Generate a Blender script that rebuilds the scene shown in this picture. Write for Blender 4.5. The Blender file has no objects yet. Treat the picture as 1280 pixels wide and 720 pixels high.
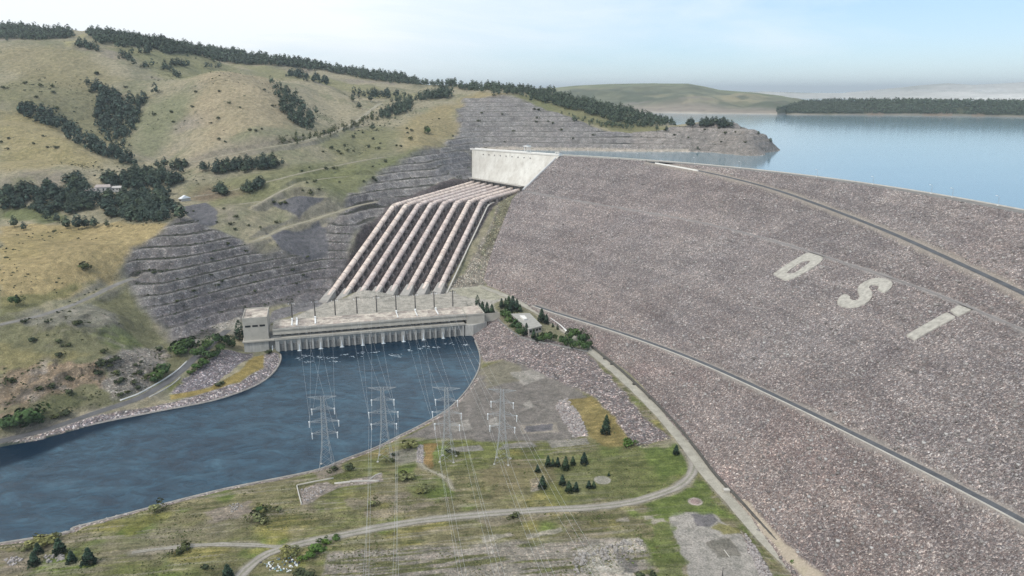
import bpy, bmesh, math, random
import numpy as np
from math import radians, sin, cos, pi, hypot
from mathutils import Vector
random.seed(7)
RNG = np.random.default_rng(11)
scene = bpy.context.scene
COL = scene.collection

# ------------------------------------------------------------------ camera model (drone, 262 m above the river)
CAMH = 262.0
PITCH = radians(15.2)
F = 914.0                      # focal length in pixels of the 1280 px wide photograph

def rays(px, py):
    px = np.asarray(px, float); py = np.asarray(py, float)
    dx = (px - 640) / F; dy = (360 - py) / F
    return np.stack([dx, cos(PITCH) + dy * sin(PITCH), -sin(PITCH) + dy * cos(PITCH)], -1)

def at_z(px, py, z):
    r = rays(px, py); t = (z - CAMH) / r[..., 2]
    return r * t[..., None] + np.array([0, 0, CAMH])

def at_d(px, py, d):
    r = rays(px, py); t = d / np.hypot(r[..., 0], r[..., 1])
    return r * np.asarray(t)[..., None] + np.array([0, 0, CAMH])

# ------------------------------------------------------------------ numpy noise
def _hash(ix, iy, seed):
    h = (ix.astype(np.int64) * 374761393 + iy.astype(np.int64) * 668265263 + seed * 1442695041) & 0xffffffff
    h = ((h ^ (h >> 13)) * 1274126177) & 0xffffffff
    return ((h ^ (h >> 16)) & 0xffff) / 65535.0

def vnoise(x, y, seed=0):
    ix = np.floor(x); iy = np.floor(y); fx = x - ix; fy = y - iy
    fx = fx * fx * (3 - 2 * fx); fy = fy * fy * (3 - 2 * fy)
    a = _hash(ix, iy, seed); b = _hash(ix + 1, iy, seed); c = _hash(ix, iy + 1, seed); d = _hash(ix + 1, iy + 1, seed)
    return (a + (b - a) * fx + (c - a) * fy + (a - b - c + d) * fx * fy) * 2 - 1

def fbm(x, y, wl, octv=4, seed=0, gain=0.5):
    s = 0; a = 1; tot = 0
    for o in range(octv):
        s = s + a * vnoise(x / wl + 17.3 * o, y / wl - 9.1 * o, seed + o); tot += a
        a *= gain; wl *= 0.5
    return s / tot

def sstep(a, b, x):
    t = np.clip((x - a) / (b - a), 0, 1)
    return t * t * (3 - 2 * t)

def poly_sd(P, poly):
    """signed distance to a polygon (negative inside); P (N,2)"""
    poly = np.asarray(poly, float)[:, :2]
    n = len(poly); d2 = np.full(len(P), 1e18); ins = np.zeros(len(P), bool)
    for i in range(n):
        a = poly[i]; b = poly[(i + 1) % n]; e = b - a
        w = P - a
        t = np.clip((w @ e) / max(e @ e, 1e-9), 0, 1)
        q = w - t[:, None] * e
        d2 = np.minimum(d2, (q * q).sum(1))
        c = (a[1] <= P[:, 1]) != (b[1] <= P[:, 1])
        if abs(e[1]) > 1e-9:
            xi = a[0] + (P[:, 1] - a[1]) / e[1] * e[0]
            ins ^= c & (P[:, 0] < xi)
    d = np.sqrt(d2)
    return np.where(ins, -d, d)

def line_near(P, line):
    """distance to a polyline, arc parameter, and interpolated z; line (M,3)"""
    line = np.asarray(line, float)
    best = np.full(len(P), 1e18); bz = np.zeros(len(P)); bs = np.zeros(len(P)); s0 = 0
    side = np.zeros(len(P))
    for a, b in zip(line[:-1], line[1:]):
        e = b[:2] - a[:2]; L = np.linalg.norm(e)
        w = P - a[:2]
        t = np.clip((w @ e) / max(L * L, 1e-9), 0, 1)
        q = w - t[:, None] * e
        d2 = (q * q).sum(1)
        m = d2 < best
        best[m] = d2[m]; bz[m] = (a[2] + t * (b[2] - a[2]))[m]; bs[m] = (s0 + t * L)[m]
        side[m] = (e[0] * w[:, 1] - e[1] * w[:, 0])[m]
        s0 += L
    return np.sqrt(best), bs, bz, side

def smooth_line(pts, step=4.0, it=2):
    """Catmull-Rom through pts, resampled"""
    p = np.asarray(pts, float)
    p = np.vstack([2 * p[0] - p[1], p, 2 * p[-1] - p[-2]])
    out = []
    for i in range(1, len(p) - 2):
        L = np.linalg.norm(p[i + 1] - p[i]); n = max(2, int(L / step))
        for k in range(n):
            t = k / n
            out.append(0.5 * ((2 * p[i]) + (-p[i - 1] + p[i + 1]) * t + (2 * p[i - 1] - 5 * p[i] + 4 * p[i + 1] - p[i + 2]) * t * t
                              + (-p[i - 1] + 3 * p[i] - 3 * p[i + 1] + p[i + 2]) * t ** 3))
    out.append(p[-2])
    return np.array(out)

# ------------------------------------------------------------------ object helpers
def tag(o, label=None, cat=None, group=None, kind=None):
    if label: o['label'] = label
    if cat: o['category'] = cat
    if group: o['group'] = group
    if kind: o['kind'] = kind
    return o

def link(name, me, mat=None, parent=None):
    o = bpy.data.objects.new(name, me); COL.objects.link(o)
    if mat is not None and me is not None and len(me.materials) == 0: me.materials.append(mat)
    if parent is not None: o.parent = parent
    return o

def empty(name, loc, rz=0.0):
    o = bpy.data.objects.new(name, None); COL.objects.link(o)
    o.location = loc; o.rotation_euler = (0, 0, rz); o.empty_display_size = 1
    return o

def np_mesh(name, V, Fq, smooth=False):
    """V (n,3); Fq (m,k) with constant k"""
    me = bpy.data.meshes.new(name)
    V = np.ascontiguousarray(V, np.float32); Fq = np.ascontiguousarray(Fq, np.int32)
    m, k = Fq.shape
    me.vertices.add(len(V)); me.vertices.foreach_set('co', V.ravel())
    me.loops.add(m * k); me.loops.foreach_set('vertex_index', Fq.ravel())
    me.polygons.add(m)
    me.polygons.foreach_set('loop_start', np.arange(0, m * k, k, dtype=np.int32))
    me.polygons.foreach_set('loop_total', np.full(m, k, np.int32))
    if smooth: me.polygons.foreach_set('use_smooth', np.ones(m, bool))
    me.update(calc_edges=True)
    return me

def grid_faces(nr, nc, keep=None):
    i = np.arange(nr * nc).reshape(nr, nc)
    f = np.stack([i[:-1, :-1], i[:-1, 1:], i[1:, 1:], i[1:, :-1]], -1).reshape(-1, 4)
    if keep is not None: f = f[keep.reshape(-1)]
    return f

class MB:
    """collects boxes, bars, tubes, prisms and builds them as one mesh object"""
    def __init__(s): s.v = []; s.f = []
    def add(s, v, f):
        o = len(s.v); s.v += [tuple(map(float, q)) for q in v]; s.f += [tuple(i + o for i in q) for q in f]; return s
    def box(s, x0, x1, y0, y1, z0, z1, M=None):
        v = [(x0, y0, z0), (x1, y0, z0), (x1, y1, z0), (x0, y1, z0), (x0, y0, z1), (x1, y0, z1), (x1, y1, z1), (x0, y1, z1)]
        if M is not None: v = [M(*q) for q in v]
        return s.add(v, [(0, 3, 2, 1), (4, 5, 6, 7), (0, 1, 5, 4), (1, 2, 6, 5), (2, 3, 7, 6), (3, 0, 4, 7)])
    def hexa(s, v):
        return s.add(v, [(0, 3, 2, 1), (4, 5, 6, 7), (0, 1, 5, 4), (1, 2, 6, 5), (2, 3, 7, 6), (3, 0, 4, 7)])
    def bar(s, a, b, r, r2=None, n=4):
        a = np.asarray(a, float); b = np.asarray(b, float); r2 = r if r2 is None else r2
        d = b - a; L = np.linalg.norm(d)
        if L < 1e-6: return s
        d /= L
        u = np.cross(d, [0, 0, 1.0]) if abs(d[2]) < .95 else np.cross(d, [1.0, 0, 0])
        u /= np.linalg.norm(u); w = np.cross(d, u)
        v = []
        for c, rr in ((a, r), (b, r2)):
            for k in range(n):
                t = 2 * pi * (k + .5) / n; v.append(c + rr * (cos(t) * u + sin(t) * w))
        f = [(k, (k + 1) % n, n + (k + 1) % n, n + k) for k in range(n)] + [tuple(range(n))[::-1], tuple(range(n, 2 * n))]
        return s.add(v, f)
    def tube(s, pts, r, n=6, cap=True):
        pts = np.asarray(pts, float); m = len(pts)
        rr = np.broadcast_to(np.asarray(r, float), (m,))
        v = []
        for i in range(m):
            d = pts[min(i + 1, m - 1)] - pts[max(i - 1, 0)]; d = d / np.linalg.norm(d)
            u = np.cross(d, [0, 0, 1.0]); 
            if np.linalg.norm(u) < 1e-4: u = np.array([1.0, 0, 0])
            u /= np.linalg.norm(u); w = np.cross(u, d)
            for k in range(n):
                t = 2 * pi * k / n; v.append(pts[i] + rr[i] * (cos(t) * u + sin(t) * w))
        f = []
        for i in range(m - 1):
            for k in range(n):
                f.append((i * n + k, i * n + (k + 1) % n, (i + 1) * n + (k + 1) % n, (i + 1) * n + k))
        if cap: f += [tuple(range(n))[::-1], tuple(range((m - 1) * n, m * n))]
        return s.add(v, f)
    def prism(s, poly, z0, z1):
        """poly list of (x,y) counter-clockwise; z0/z1 number or list per vertex"""
        n = len(poly); a = [z0] * n if np.isscalar(z0) else z0; b = [z1] * n if np.isscalar(z1) else z1
        v = [(p[0], p[1], a[i]) for i, p in enumerate(poly)] + [(p[0], p[1], b[i]) for i, p in enumerate(poly)]
        f = [tuple(range(n))[::-1], tuple(range(n, 2 * n))] + [(k, (k + 1) % n, n + (k + 1) % n, n + k) for k in range(n)]
        return s.add(v, f)
    def mesh(s, name, smooth=False):
        me = bpy.data.meshes.new(name); me.from_pydata(s.v, [], s.f)
        bm = bmesh.new(); bm.from_mesh(me); bmesh.ops.recalc_face_normals(bm, faces=bm.faces); bm.to_mesh(me); bm.free()
        if smooth: me.polygons.foreach_set('use_smooth', np.ones(len(me.polygons), bool))
        me.update(); return me
    def build(s, name, mat, parent=None, smooth=False):
        return link(name, s.mesh(name, smooth), mat, parent)

# ------------------------------------------------------------------ materials
class NT:
    def __init__(s, name):
        s.m = bpy.data.materials.new(name); s.m.use_nodes = True
        s.t = s.m.node_tree; s.n = s.t.nodes; s.l = s.t.links
        s.b = s.n['Principled BSDF']; s.out = s.n['Material Output']
        s.b.inputs['Roughness'].default_value = .9
        s.b.inputs['Specular IOR Level'].default_value = .25
    def node(s, typ, **kw):
        n = s.n.new(typ)
        for k, v in kw.items():
            if k.startswith('_'): setattr(n, k[1:], v)
            else: n.inputs[k.replace('__', ' ')].default_value = v
        return n
    def link(s, a, b): s.l.new(a, b)
    def pos(s): 
        return s.n.new('ShaderNodeNewGeometry').outputs['Position']
    def objc(s):
        return s.n.new('ShaderNodeTexCoord').outputs['Object']
    def noise(s, scale, detail=4, rough=.55, vec=None, stretch=None):
        n = s.node('ShaderNodeTexNoise', Scale=scale, Detail=detail, Roughness=rough)
        v = vec if vec is not None else s.pos()
        if stretch:
            mp = s.node('ShaderNodeMapping'); mp.inputs['Scale'].default_value = stretch; s.link(v, mp.inputs['Vector']); v = mp.outputs['Vector']
        s.link(v, n.inputs['Vector']); return n.outputs['Fac']
    def voro(s, scale, vec=None, feature='F1', rand=1.0):
        n = s.node('ShaderNodeTexVoronoi', Scale=scale, Randomness=rand, _feature=feature)
        s.link(vec if vec is not None else s.pos(), n.inputs['Vector']); return n
    def ramp(s, fac, stops, interp='LINEAR'):
        r = s.n.new('ShaderNodeValToRGB'); r.color_ramp.interpolation = interp
        e = r.color_ramp.elements
        while len(e) < len(stops): e.new(.5)
        for el, (p, c) in zip(e, stops):
            el.position = p; el.color = (*c, 1) if len(c) == 3 else c
        s.link(fac, r.inputs['Fac']); return r.outputs['Color']
    def mix(s, fac, a, b, mode='MIX'):
        n = s.n.new('ShaderNodeMix'); n.data_type = 'RGBA'; n.blend_type = mode
        for i, x in ((0, fac), (6, a), (7, b)):
            if isinstance(x, (int, float)): n.inputs[i].default_value = x
            elif isinstance(x, (tuple, list)): n.inputs[i].default_value = (*x, 1)
            else: s.link(x, n.inputs[i])
        return n.outputs[2]
    def math(s, op, a, b=0.0, c=None):
        n = s.n.new('ShaderNodeMath'); n.operation = op
        for i, x in enumerate((a, b) if c is None else (a, b, c)):
            if isinstance(x, (int, float)): n.inputs[i].default_value = x
            else: s.link(x, n.inputs[i])
        return n.outputs[0]
    def attr(s, name):
        n = s.n.new('ShaderNodeAttribute'); n.attribute_name = name; return n
    def color(s, c):
        if isinstance(c, (tuple, list)): s.b.inputs['Base Color'].default_value = (*c, 1)
        else: s.link(c, s.b.inputs['Base Color'])
    def bump(s, h, strength=.5, dist=.3):
        n = s.node('ShaderNodeBump', Strength=strength, Distance=dist); s.link(h, n.inputs['Height']); s.link(n.outputs['Normal'], s.b.inputs['Normal'])
    def rgh(s, v): s.b.inputs['Roughness'].default_value = v

def simple_mat(name, c, rough=.85, var=.12, scale=.3, spec=.25, metal=0.0):
    """a plain paint / concrete colour with weathering noise"""
    t = NT(name)
    n = t.noise(scale, 5, .6)
    lo = tuple(x * (1 - var * 1.6) for x in c); hi = tuple(min(1, x * (1 + var)) for x in c)
    t.color(t.ramp(n, [(.3, lo), (.7, hi)])); t.rgh(rough); t.b.inputs['Specular IOR Level'].default_value = spec
    t.b.inputs['Metallic'].default_value = metal
    return t.m

M = {}
SKYG = (.90, 1.0, 1.15); CLOUDC = (7.7, 8.1, 8.4); VEIL = (3.7, 5.3, 6.9); EXPO = 0.45; HAZE = 5.5e-5; DENOISE = True
# ------------------------------------------------------------------ terrain: control points (px, py, 'z'|'d', value) seen in the photo + hidden world points
CP = []
def Z(*a):
    for x, y, z in a: CP.append(at_z(x, y, z))
def D(*a):
    for x, y, d in a:
        if y < 216 and d < 1850: d = d * (1 + .25 * max(0.0, (300 - x) / 300))   # the left of the frame is seen obliquely
        CP.append(at_d(x, y, d))
def W(*a):
    for p in a: CP.append(np.array(p, float))
# near flats
Z((60,700,7),(200,665,7),(300,650,8),(400,610,8),(500,610,8),(560,575,8),(620,600,8),(700,600,8),(800,590,8),(855,600,9),
  (640,500,7),(690,480,7),(620,540,7),(720,520,8),(760,540,9),(900,700,9),(600,700,9),(400,700,9),(760,690,9),(500,580,7),(200,720,9),(480,660,8),(300,715,9),
  (820,540,12),(870,580,11),(950,690,9),(640,455,8),(605,475,6))
W((-260,300,9),(-60,220,9),(80,200,10),(-300,250,9),(-500,300,9),(-150,150,10),(120,250,10),(-450,420,3))
# toe road, visitor centre platform and the yard behind the powerhouse
Z((640,400,21),(690,425,21),(735,436,21),(650,372,22),(612,362,22),(620,385,21),(600,395,20),(800,508,16),(770,470,19),(480,392,20),(560,380,20),(420,385,20),(420,377,20),(540,367,21),(590,375,21),(500,375,20),
  (330,398,20),(365,390,20),(290,398,20),(270,402,20))
# below the dam body (hidden)
W((60,900,18),(100,700,5),(200,600,2),(300,450,0),(200,900,15),(300,750,5),(100,1000,40),(180,350,2),(320,250,0),(500,450,0),(450,700,0),(30,980,40))
# left bank of the river, slope and low hill
Z((0,545,7),(60,530,7),(120,512,7),(170,495,8),(215,470,10),(245,448,14),(280,430,16),(290,438,9),(335,446,2),(330,470,5),(240,490,4))
Z((60,500,14),(0,500,16),(120,490,16),(60,470,26),(140,470,22),(180,470,14),(20,440,38),(90,440,36),(150,440,30),(190,440,18),(60,410,52),(110,410,46),(150,400,44),(185,410,28),(0,405,56),(60,388,57),(130,365,60),(165,350,64),(30,420,47),
  (0,370,72),(60,345,80),(120,330,84),(0,330,90),(40,300,98),(100,300,98),(150,318,87),(0,285,102),(100,282,103),(180,285,104))
# excavated benches, from the power station round the bowl
Z((200,430,16),(240,425,18),(200,400,33),(200,350,65),(200,300,94),(215,278,108),(250,400,24),(250,350,58),(250,300,92),(300,385,25),(300,350,49),(300,310,78),(300,285,96),
  (345,385,24),(340,340,50),(340,300,82),(340,270,101),(380,340,44),(375,372,23),(400,350,34),(412,368,22),(400,300,73),(370,320,62),(385,285,86),(410,275,92))
D((430,340,893),(450,310,945),(470,285,1000),(455,262,1050),(430,275,985),(490,250,1090),(430,240,1060),(460,240,1095),(400,255,1020),(370,255,1010))
# ground under the penstocks
W((-224,832,20),(-212,880,35),(-180,1010,88),(-90,884,20),(-88,905,28),(-55,1050,84),(-150,900,30),(-120,1000,76),(-40,1130,107),(-60,1200,110),(-110,1120,106),(-20,1100,108),(-5,1060,92),(-40,960,50),(-60,915,30),(-170,1060,98),(-120,1060,97),(20,1090,106))
# terraces with the pine groves, slopes rising behind
Z((0,262,112),(100,262,114),(0,240,132),(100,240,131),(200,262,116),(200,240,128),(230,270,110),(240,240,126),(230,215,144),(160,215,146),(60,220,148),(0,215,152),(270,268,110),(270,240,124))
D((300,225,1090),(360,210,1150),(300,260,985),(330,240,1045),(400,220,1120),(450,200,1200),(420,190,1250),(500,190,1300),(500,215,1200),(540,205,1255),(470,225,1140),(330,195,1215),(280,200,1180),(250,213,1110))
D((0,190,1070),(100,195,1090),(0,150,1190),(70,165,1170),(130,190,1130),(0,120,1290),(70,130,1320),(130,150,1340),(0,80,1430),(60,70,1490),(110,90,1480),(150,110,1440),(0,54,1560),(60,52,1580),(120,64,1590),(180,84,1600),(215,96,1600),(170,140,1370),(140,170,1270),(165,190,1210))
W((-1264,1740,330),(-1075,1880,305),(-910,1990,290))
# spur in the middle of the hills and its neighbours
D((175,206,1150),(250,190,1195),(330,178,1240),(380,166,1300),(200,170,1260),(300,140,1340),(230,120,1400),(275,100,1460),(270,88,1510),(320,105,1490),(350,130,1420),(370,150,1370),(200,140,1330),(300,160,1290),(235,95,1490),(250,150,1300))
W((-660,1740,264),(-560,1790,262))
D((350,97,1760),(400,100,1800),(440,118,1760),(400,130,1600),(400,150,1460),(440,145,1560),(430,160,1420),(470,130,1650),(480,118,1850))
D((130,56,2050),(200,72,2150),(260,78,2150),(300,88,2050),(200,62,2350),(300,76,2400),(100,48,2400),(0,48,2500),(400,94,2250),(480,106,2150),(540,112,2050),(440,105,2000))
# skyline ridge
D((-80,36,2750),(0,41,2750),(100,44,2600),(200,57,2550),(300,72,2500),(400,85,2400),(500,100,2280),(570,108,2100),(620,110,2050),(700,120,1990),(770,138,1930),(835,154,1860))
W((0,4200,110),(300,4190,90),(700,4140,80),(1500,3900,80),(2600,3300,80),(200,3200,100),(-1500,3900,250),(-2700,3200,380),(150,2700,120),(250,2220,120),(130,2300,150),(380,2080,110),(480,1950,100),(20,2350,190),(-1900,2900,470),(-1300,3000,420),(-700,2900,300),(-250,2800,230),(100,2500,120),(350,2300,120),(-150,2500,230))
# slope right of the road, terraced excavation above the lake
D((520,150,1500),(540,170,1410),(560,135,1650),(520,125,1780),(570,180,1390),(540,188,1320),(585,120,1800),(600,150,1560))
D((600,180,1460),(640,185,1440),(700,186,1425),(760,187,1415),(600,125,1740),(640,124,1730),(680,140,1640),(700,150,1570),(740,168,1500),(660,160,1540),(620,165,1520),(720,130,1780),(760,145,1700),(800,158,1630),(780,170,1530))
D((840,170,1500),(850,160,1560),(900,153,1600),(860,154.5,1600),(882,152.5,1610),(922,156,1580),(940,166,1540),(900,172,1490),(830,182,1440),(900,187,1415),(960,180,1455),(820,187,1415),(955,189,1400))
D((575,205,1330),(575,222,1280),(560,215,1285),(585,195,1380),(590,188,1400))
# lake bed (hidden under the reservoir)
W((120,1290,120),(250,1280,118),(400,1250,115),(480,1350,118),(560,1500,118),(560,1700,112),(650,1900,105),(450,2100,100),(700,1400,105),(600,1000,100),(700,700,100),(900,1200,100),(1000,900,100),(0,1310,125),(800,2400,100),(1500,2400,90),(600,3300,90),(1500,1500,90),(0,3300,150),(-400,3800,220),(520,1540,130),(470,1620,135))
# outer margins
W((-252.8,706.5,1.0),(-274,700.9,2.0),(-264,702,1.5),(-266.3,718.4,3),(-285,694,6))
W((-900,560,60),(-800,700,95),(-900,900,150),(-1100,1100,200),(-760,800,108),(-1500,1500,330),(-1500,1000,230),(-2200,2000,450),(-1100,700,90),(-700,500,30),(-520,480,8))
CP = np.array(CP)
AZ0, AZ1, R0, R1 = radians(-50), radians(44), 150.0, 4200.0
def lp(x, y): return np.arctan2(x, y), np.log(np.hypot(x, y))
_u, _v = lp(CP[:, 0], CP[:, 1])
_c2 = 0.035 ** 2
_A = np.sqrt((_u[:, None] - _u) ** 2 + (_v[:, None] - _v) ** 2 + _c2)
_n = len(CP)
_K = np.zeros((_n + 3, _n + 3)); _K[:_n, :_n] = -_A + np.eye(_n) * 0.0006
_K[:_n, _n] = 1; _K[:_n, _n + 1] = _u; _K[:_n, _n + 2] = _v; _K[_n:, :_n] = _K[:_n, _n:].T
_w = np.linalg.solve(_K, np.concatenate([CP[:, 2], [0, 0, 0]]))
def rbf(u, v):
    out = np.empty(u.shape); uf, vf, of = u.ravel(), v.ravel(), out.ravel()
    for i in range(0, len(uf), 20000):
        a, b = uf[i:i + 20000], vf[i:i + 20000]
        of[i:i + 20000] = -np.sqrt((a[:, None] - _u) ** 2 + (b[:, None] - _v) ** 2 + _c2) @ _w[:_n] + _w[_n] + _w[_n + 1] * a + _w[_n + 2] * b
    return of.reshape(u.shape)

NA = 1000
# base evaluated on a coarse grid, then bilinearly refined
_ca = np.linspace(AZ0, AZ1, 251); _cr = np.linspace(math.log(R0), math.log(R1), 226)
_cu, _cv = np.meshgrid(_ca, _cr)
H0c = rbf(_cu, _cv)
ga = np.linspace(AZ0, AZ1, NA)
gr = np.log(np.concatenate([np.geomspace(150, 325, 24, False), np.geomspace(325, 640, 290, False), np.geomspace(640, 1100, 420, False), np.geomspace(1100, 1900, 280, False), np.geomspace(1900, 4200, 116)]))
NR = len(gr)
def bil(G, a, r, A0, A1, Rr0, Rr1):
    nr, na = G.shape
    fa = np.clip((a - A0) / (A1 - A0) * (na - 1), 0, na - 1.001); fr = np.clip((r - Rr0) / (Rr1 - Rr0) * (nr - 1), 0, nr - 1.001)
    ia = fa.astype(int); ir = fr.astype(int); ta = fa - ia; tr = fr - ir
    return (G[ir, ia] * (1 - ta) * (1 - tr) + G[ir, ia + 1] * ta * (1 - tr) + G[ir + 1, ia] * (1 - ta) * tr + G[ir + 1, ia + 1] * ta * tr)
GA, GR = np.meshgrid(ga, gr)
HG = bil(H0c, GA, GR, AZ0, AZ1, math.log(R0), math.log(R1))
GX = np.exp(GR) * np.sin(GA); GY = np.exp(GR) * np.cos(GA)
GP = np.stack([GX.ravel(), GY.ravel()], -1)
def Hat(x, y):
    a, r = lp(np.asarray(x, float), np.asarray(y, float))
    return bil(HG, a, np.interp(r, gr, np.arange(NR)), AZ0, AZ1, 0, NR - 1)

# ------------------------------------------------------------------ dam body: crest line, face slope
LAKE_Z = 150.0; CREST_Z = 165.0
crest_px = [(699,195),(752,197.2),(815,202.2),(880,206.8),(960,215),(1040,226.3),(1120,238.7),(1200,252),(1280,266)]
_c = np.array([at_z(x, y, CREST_Z) for x, y in crest_px])
# smooth the crest with a quadratic through arc parameter (a real crest is a clean arc)
_tt = np.concatenate([[0], np.cumsum(np.linalg.norm(np.diff(_c[:, :2], axis=0), axis=1))])
_fx = np.polyfit(_tt, _c[:, 0], 2); _fy = np.polyfit(_tt, _c[:, 1], 2)
_ts = np.linspace(-260, _tt[-1] + 320, 260)
CREST = np.stack([np.polyval(_fx, _ts), np.polyval(_fy, _ts), np.full(len(_ts), CREST_Z)], -1)
CS = np.concatenate([[0], np.cumsum(np.linalg.norm(np.diff(CREST[:, :2], axis=0), axis=1))])
S0 = float(np.interp(0, _ts, CS))                    # arc position of the crest's left end
def crest_sd(P):
    d, s, z, side = line_near(P, CREST)
    return np.where(side < 0, d, -d), s               # positive downstream
toe_px = [(602,357,22),(654,373,22),(696,398,22),(751,437,21),(807,484,18),(858,540,14),(893,589,11),(939,640,10),(1010,715,10)]
_t = np.array([at_z(*q) for q in toe_px]); _d, _s = crest_sd(_t[:, :2]); _k = (CREST_Z - _t[:, 2]) / _d
_pk = np.polyfit(_s, _k, 2); _smin, _smax = _s.min(), _s.max()
def face_k(s): return np.polyval(_pk, np.clip(s, _smin, _smax))
def zface(P):
    d, s = crest_sd(P)
    return CREST_Z - np.maximum(d, 0) * face_k(s)
def march(px, py, f, t0=250., t1=3500., n=1300):
    """first hit of pixel rays with the surface z = f(P)"""
    px = np.atleast_1d(np.asarray(px, float)); py = np.atleast_1d(np.asarray(py, float))
    r = rays(px, py); r = r / np.linalg.norm(r, axis=1)[:, None]
    ts = np.exp(np.linspace(math.log(t0), math.log(t1), n))
    out = np.full((len(px), 3), np.nan)
    for i in range(len(px)):
        p = r[i] * ts[:, None] + np.array([0, 0, CAMH])
        g = p[:, 2] - f(p[:, :2])
        k = np.nonzero((g[1:] <= 0) & (g[:-1] > 0))[0]
        if len(k):
            k = k[0]; t = ts[k] + (ts[k + 1] - ts[k]) * g[k] / (g[k] - g[k + 1])
            q = r[i] * t + np.array([0, 0, CAMH]); q[2] = f(q[None, :2])[0]; out[i] = q
    return out
def hit_face(pts):
    p = np.array(pts, float)
    return march(p[:, 0], p[:, 1], zface, n=500)
def fT(P): return Hat(P[:, 0], P[:, 1])
def hit(pts):
    p = np.array(pts, float)
    return march(p[:, 0], p[:, 1], fT)

# ------------------------------------------------------------------ river outline (world polygon at z = 0)
river_px = [(0,555),(60,545),(120,530),(200,514),(270,500),(320,482),(342,466),(351,450),(350,441)]
river_px2 = [(592,422),(599,440),(600,455),(595,470),(582,490),(560,512),(530,530),(500,545),(470,560),(430,575),(400,587),(350,598),(280,612),(200,632),(100,658),(0,680)]
_a = np.array([at_z(x, y, 0) for x, y in river_px]); _b = np.array([at_z(x, y, 0) for x, y in river_px2])
PA = at_z(345, 440, 0.0); PB = at_z(580, 420, 0.0)
PU = (PB - PA) / np.linalg.norm(PB - PA); PV = np.array([-PU[1], PU[0], 0.0])
def ph(u, v, z=0.0): return PA + PU * u + PV * v + np.array([0, 0, z])
BANK_L = smooth_line(np.vstack([[-640, 455, 0], _a]), 5); BANK_R = smooth_line(np.vstack([_b, [-620, 290, 0]]), 5)
RIVER = np.vstack([[-900, 420, 0], BANK_L, ph(-6, 14), ph(204, 14), BANK_R, [-900, 200, 0]])
sdr = poly_sd(GP, RIVER).reshape(GX.shape)
_q = GP - PA[:2]; UU = (_q @ PU[:2]).reshape(GX.shape); VV = (_q @ PV[:2]).reshape(GX.shape)
nearph = sstep(-45, -25, UU) * sstep(214, 204, UU) * sstep(-3, 5, VV)
# ------------------------------------------------------------------ final heights
N2 = GX.size
PX, PY = GX.ravel(), GY.ravel()
def wpoly(px):                      # photo outline -> outline on the ground
    q = hit(px); return q[~np.isnan(q[:, 0])]
def mask(px, feather, rough=0.0, wl=20, seed=3, world=None):
    """soft mask of a ground patch with an uneven border"""
    poly = wpoly(px) if world is None else np.asarray(world)
    lo = poly[:, :2].min(0) - feather - rough - 2; hi = poly[:, :2].max(0) + feather + rough + 2
    idx = np.nonzero((PX > lo[0]) & (PX < hi[0]) & (PY > lo[1]) & (PY < hi[1]))[0]
    sd = poly_sd(GP[idx], poly)
    if rough: sd = sd + rough * fbm(PX[idx], PY[idx], wl, 4, seed) * 1.6
    m = np.zeros(N2, np.float32); m[idx] = sstep(feather, -feather, sd)
    return m
BENCH = np.maximum.reduce([
    mask([(155,335),(205,287),(232,272),(262,286),(300,300),(330,322),(352,326),(410,316),(405,285),(440,250),(478,212),(520,198),(556,186),(590,186),(592,225),(527,243),(488,260),(408,372),(370,378),(300,398),(235,432),(205,418),(180,385)], 8, 8, 40, 5),
    mask([(580,124),(640,121),(700,143),(740,160),(790,168),(840,160),(890,154),(935,160),(985,188),(962,196),(770,192),(600,187),(556,187),(572,165)], 8, 10, 50, 9)])
FLAT = sstep(25, 12, HG).ravel() * (PY < 900)
hill = np.clip(sstep(20, 60, HG).ravel(), 0, 1)
h = HG.ravel().copy()
R_ = np.exp(GR).ravel()
AMPM = 1 - .85 * sstep(-60, 60, PX) * sstep(1300, 1450, PY)
h += AMPM * hill * (1 - BENCH * .7) * (fbm(PX, PY, 130, 3, 21) * 5 + fbm(PX, PY, 45, 3, 22) * 2.8)
ridged = 1 - np.abs(fbm(PX, PY, 170, 3, 24))
h += AMPM * hill * (1 - BENCH) * (ridged - .75) * -20 * sstep(60, 160, HG.ravel())
# benches: quantise the slope into steep cuts and ledges
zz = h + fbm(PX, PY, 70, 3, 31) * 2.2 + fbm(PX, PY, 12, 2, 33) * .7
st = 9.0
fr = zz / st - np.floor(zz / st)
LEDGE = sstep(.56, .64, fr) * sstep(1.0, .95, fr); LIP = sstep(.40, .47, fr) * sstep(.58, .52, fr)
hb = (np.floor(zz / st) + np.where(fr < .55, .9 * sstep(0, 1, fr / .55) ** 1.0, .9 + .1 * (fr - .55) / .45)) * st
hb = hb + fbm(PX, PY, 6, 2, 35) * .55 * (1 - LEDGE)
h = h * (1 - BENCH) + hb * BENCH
ROCKY = np.maximum(mask([(0,458),(50,452),(130,456),(165,450),(205,432),(218,440),(180,484),(140,500),(100,508),(40,520),(0,528)], 5, 6, 16, 7), .6 * mask([(20,400),(110,388),(160,400),(170,440),(60,440)], 8, 8, 20, 8))
h += ROCKY * ((1 - np.abs(fbm(PX, PY, 22, 3, 38))) ** 2 * 5 - 2.5 + fbm(PX, PY, 5, 2, 39) * 1.1)
h += (fbm(PX, PY, 25, 3, 41) * .45 + fbm(PX, PY, 6, 2, 42) * .12) * (1 - BENCH)
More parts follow.
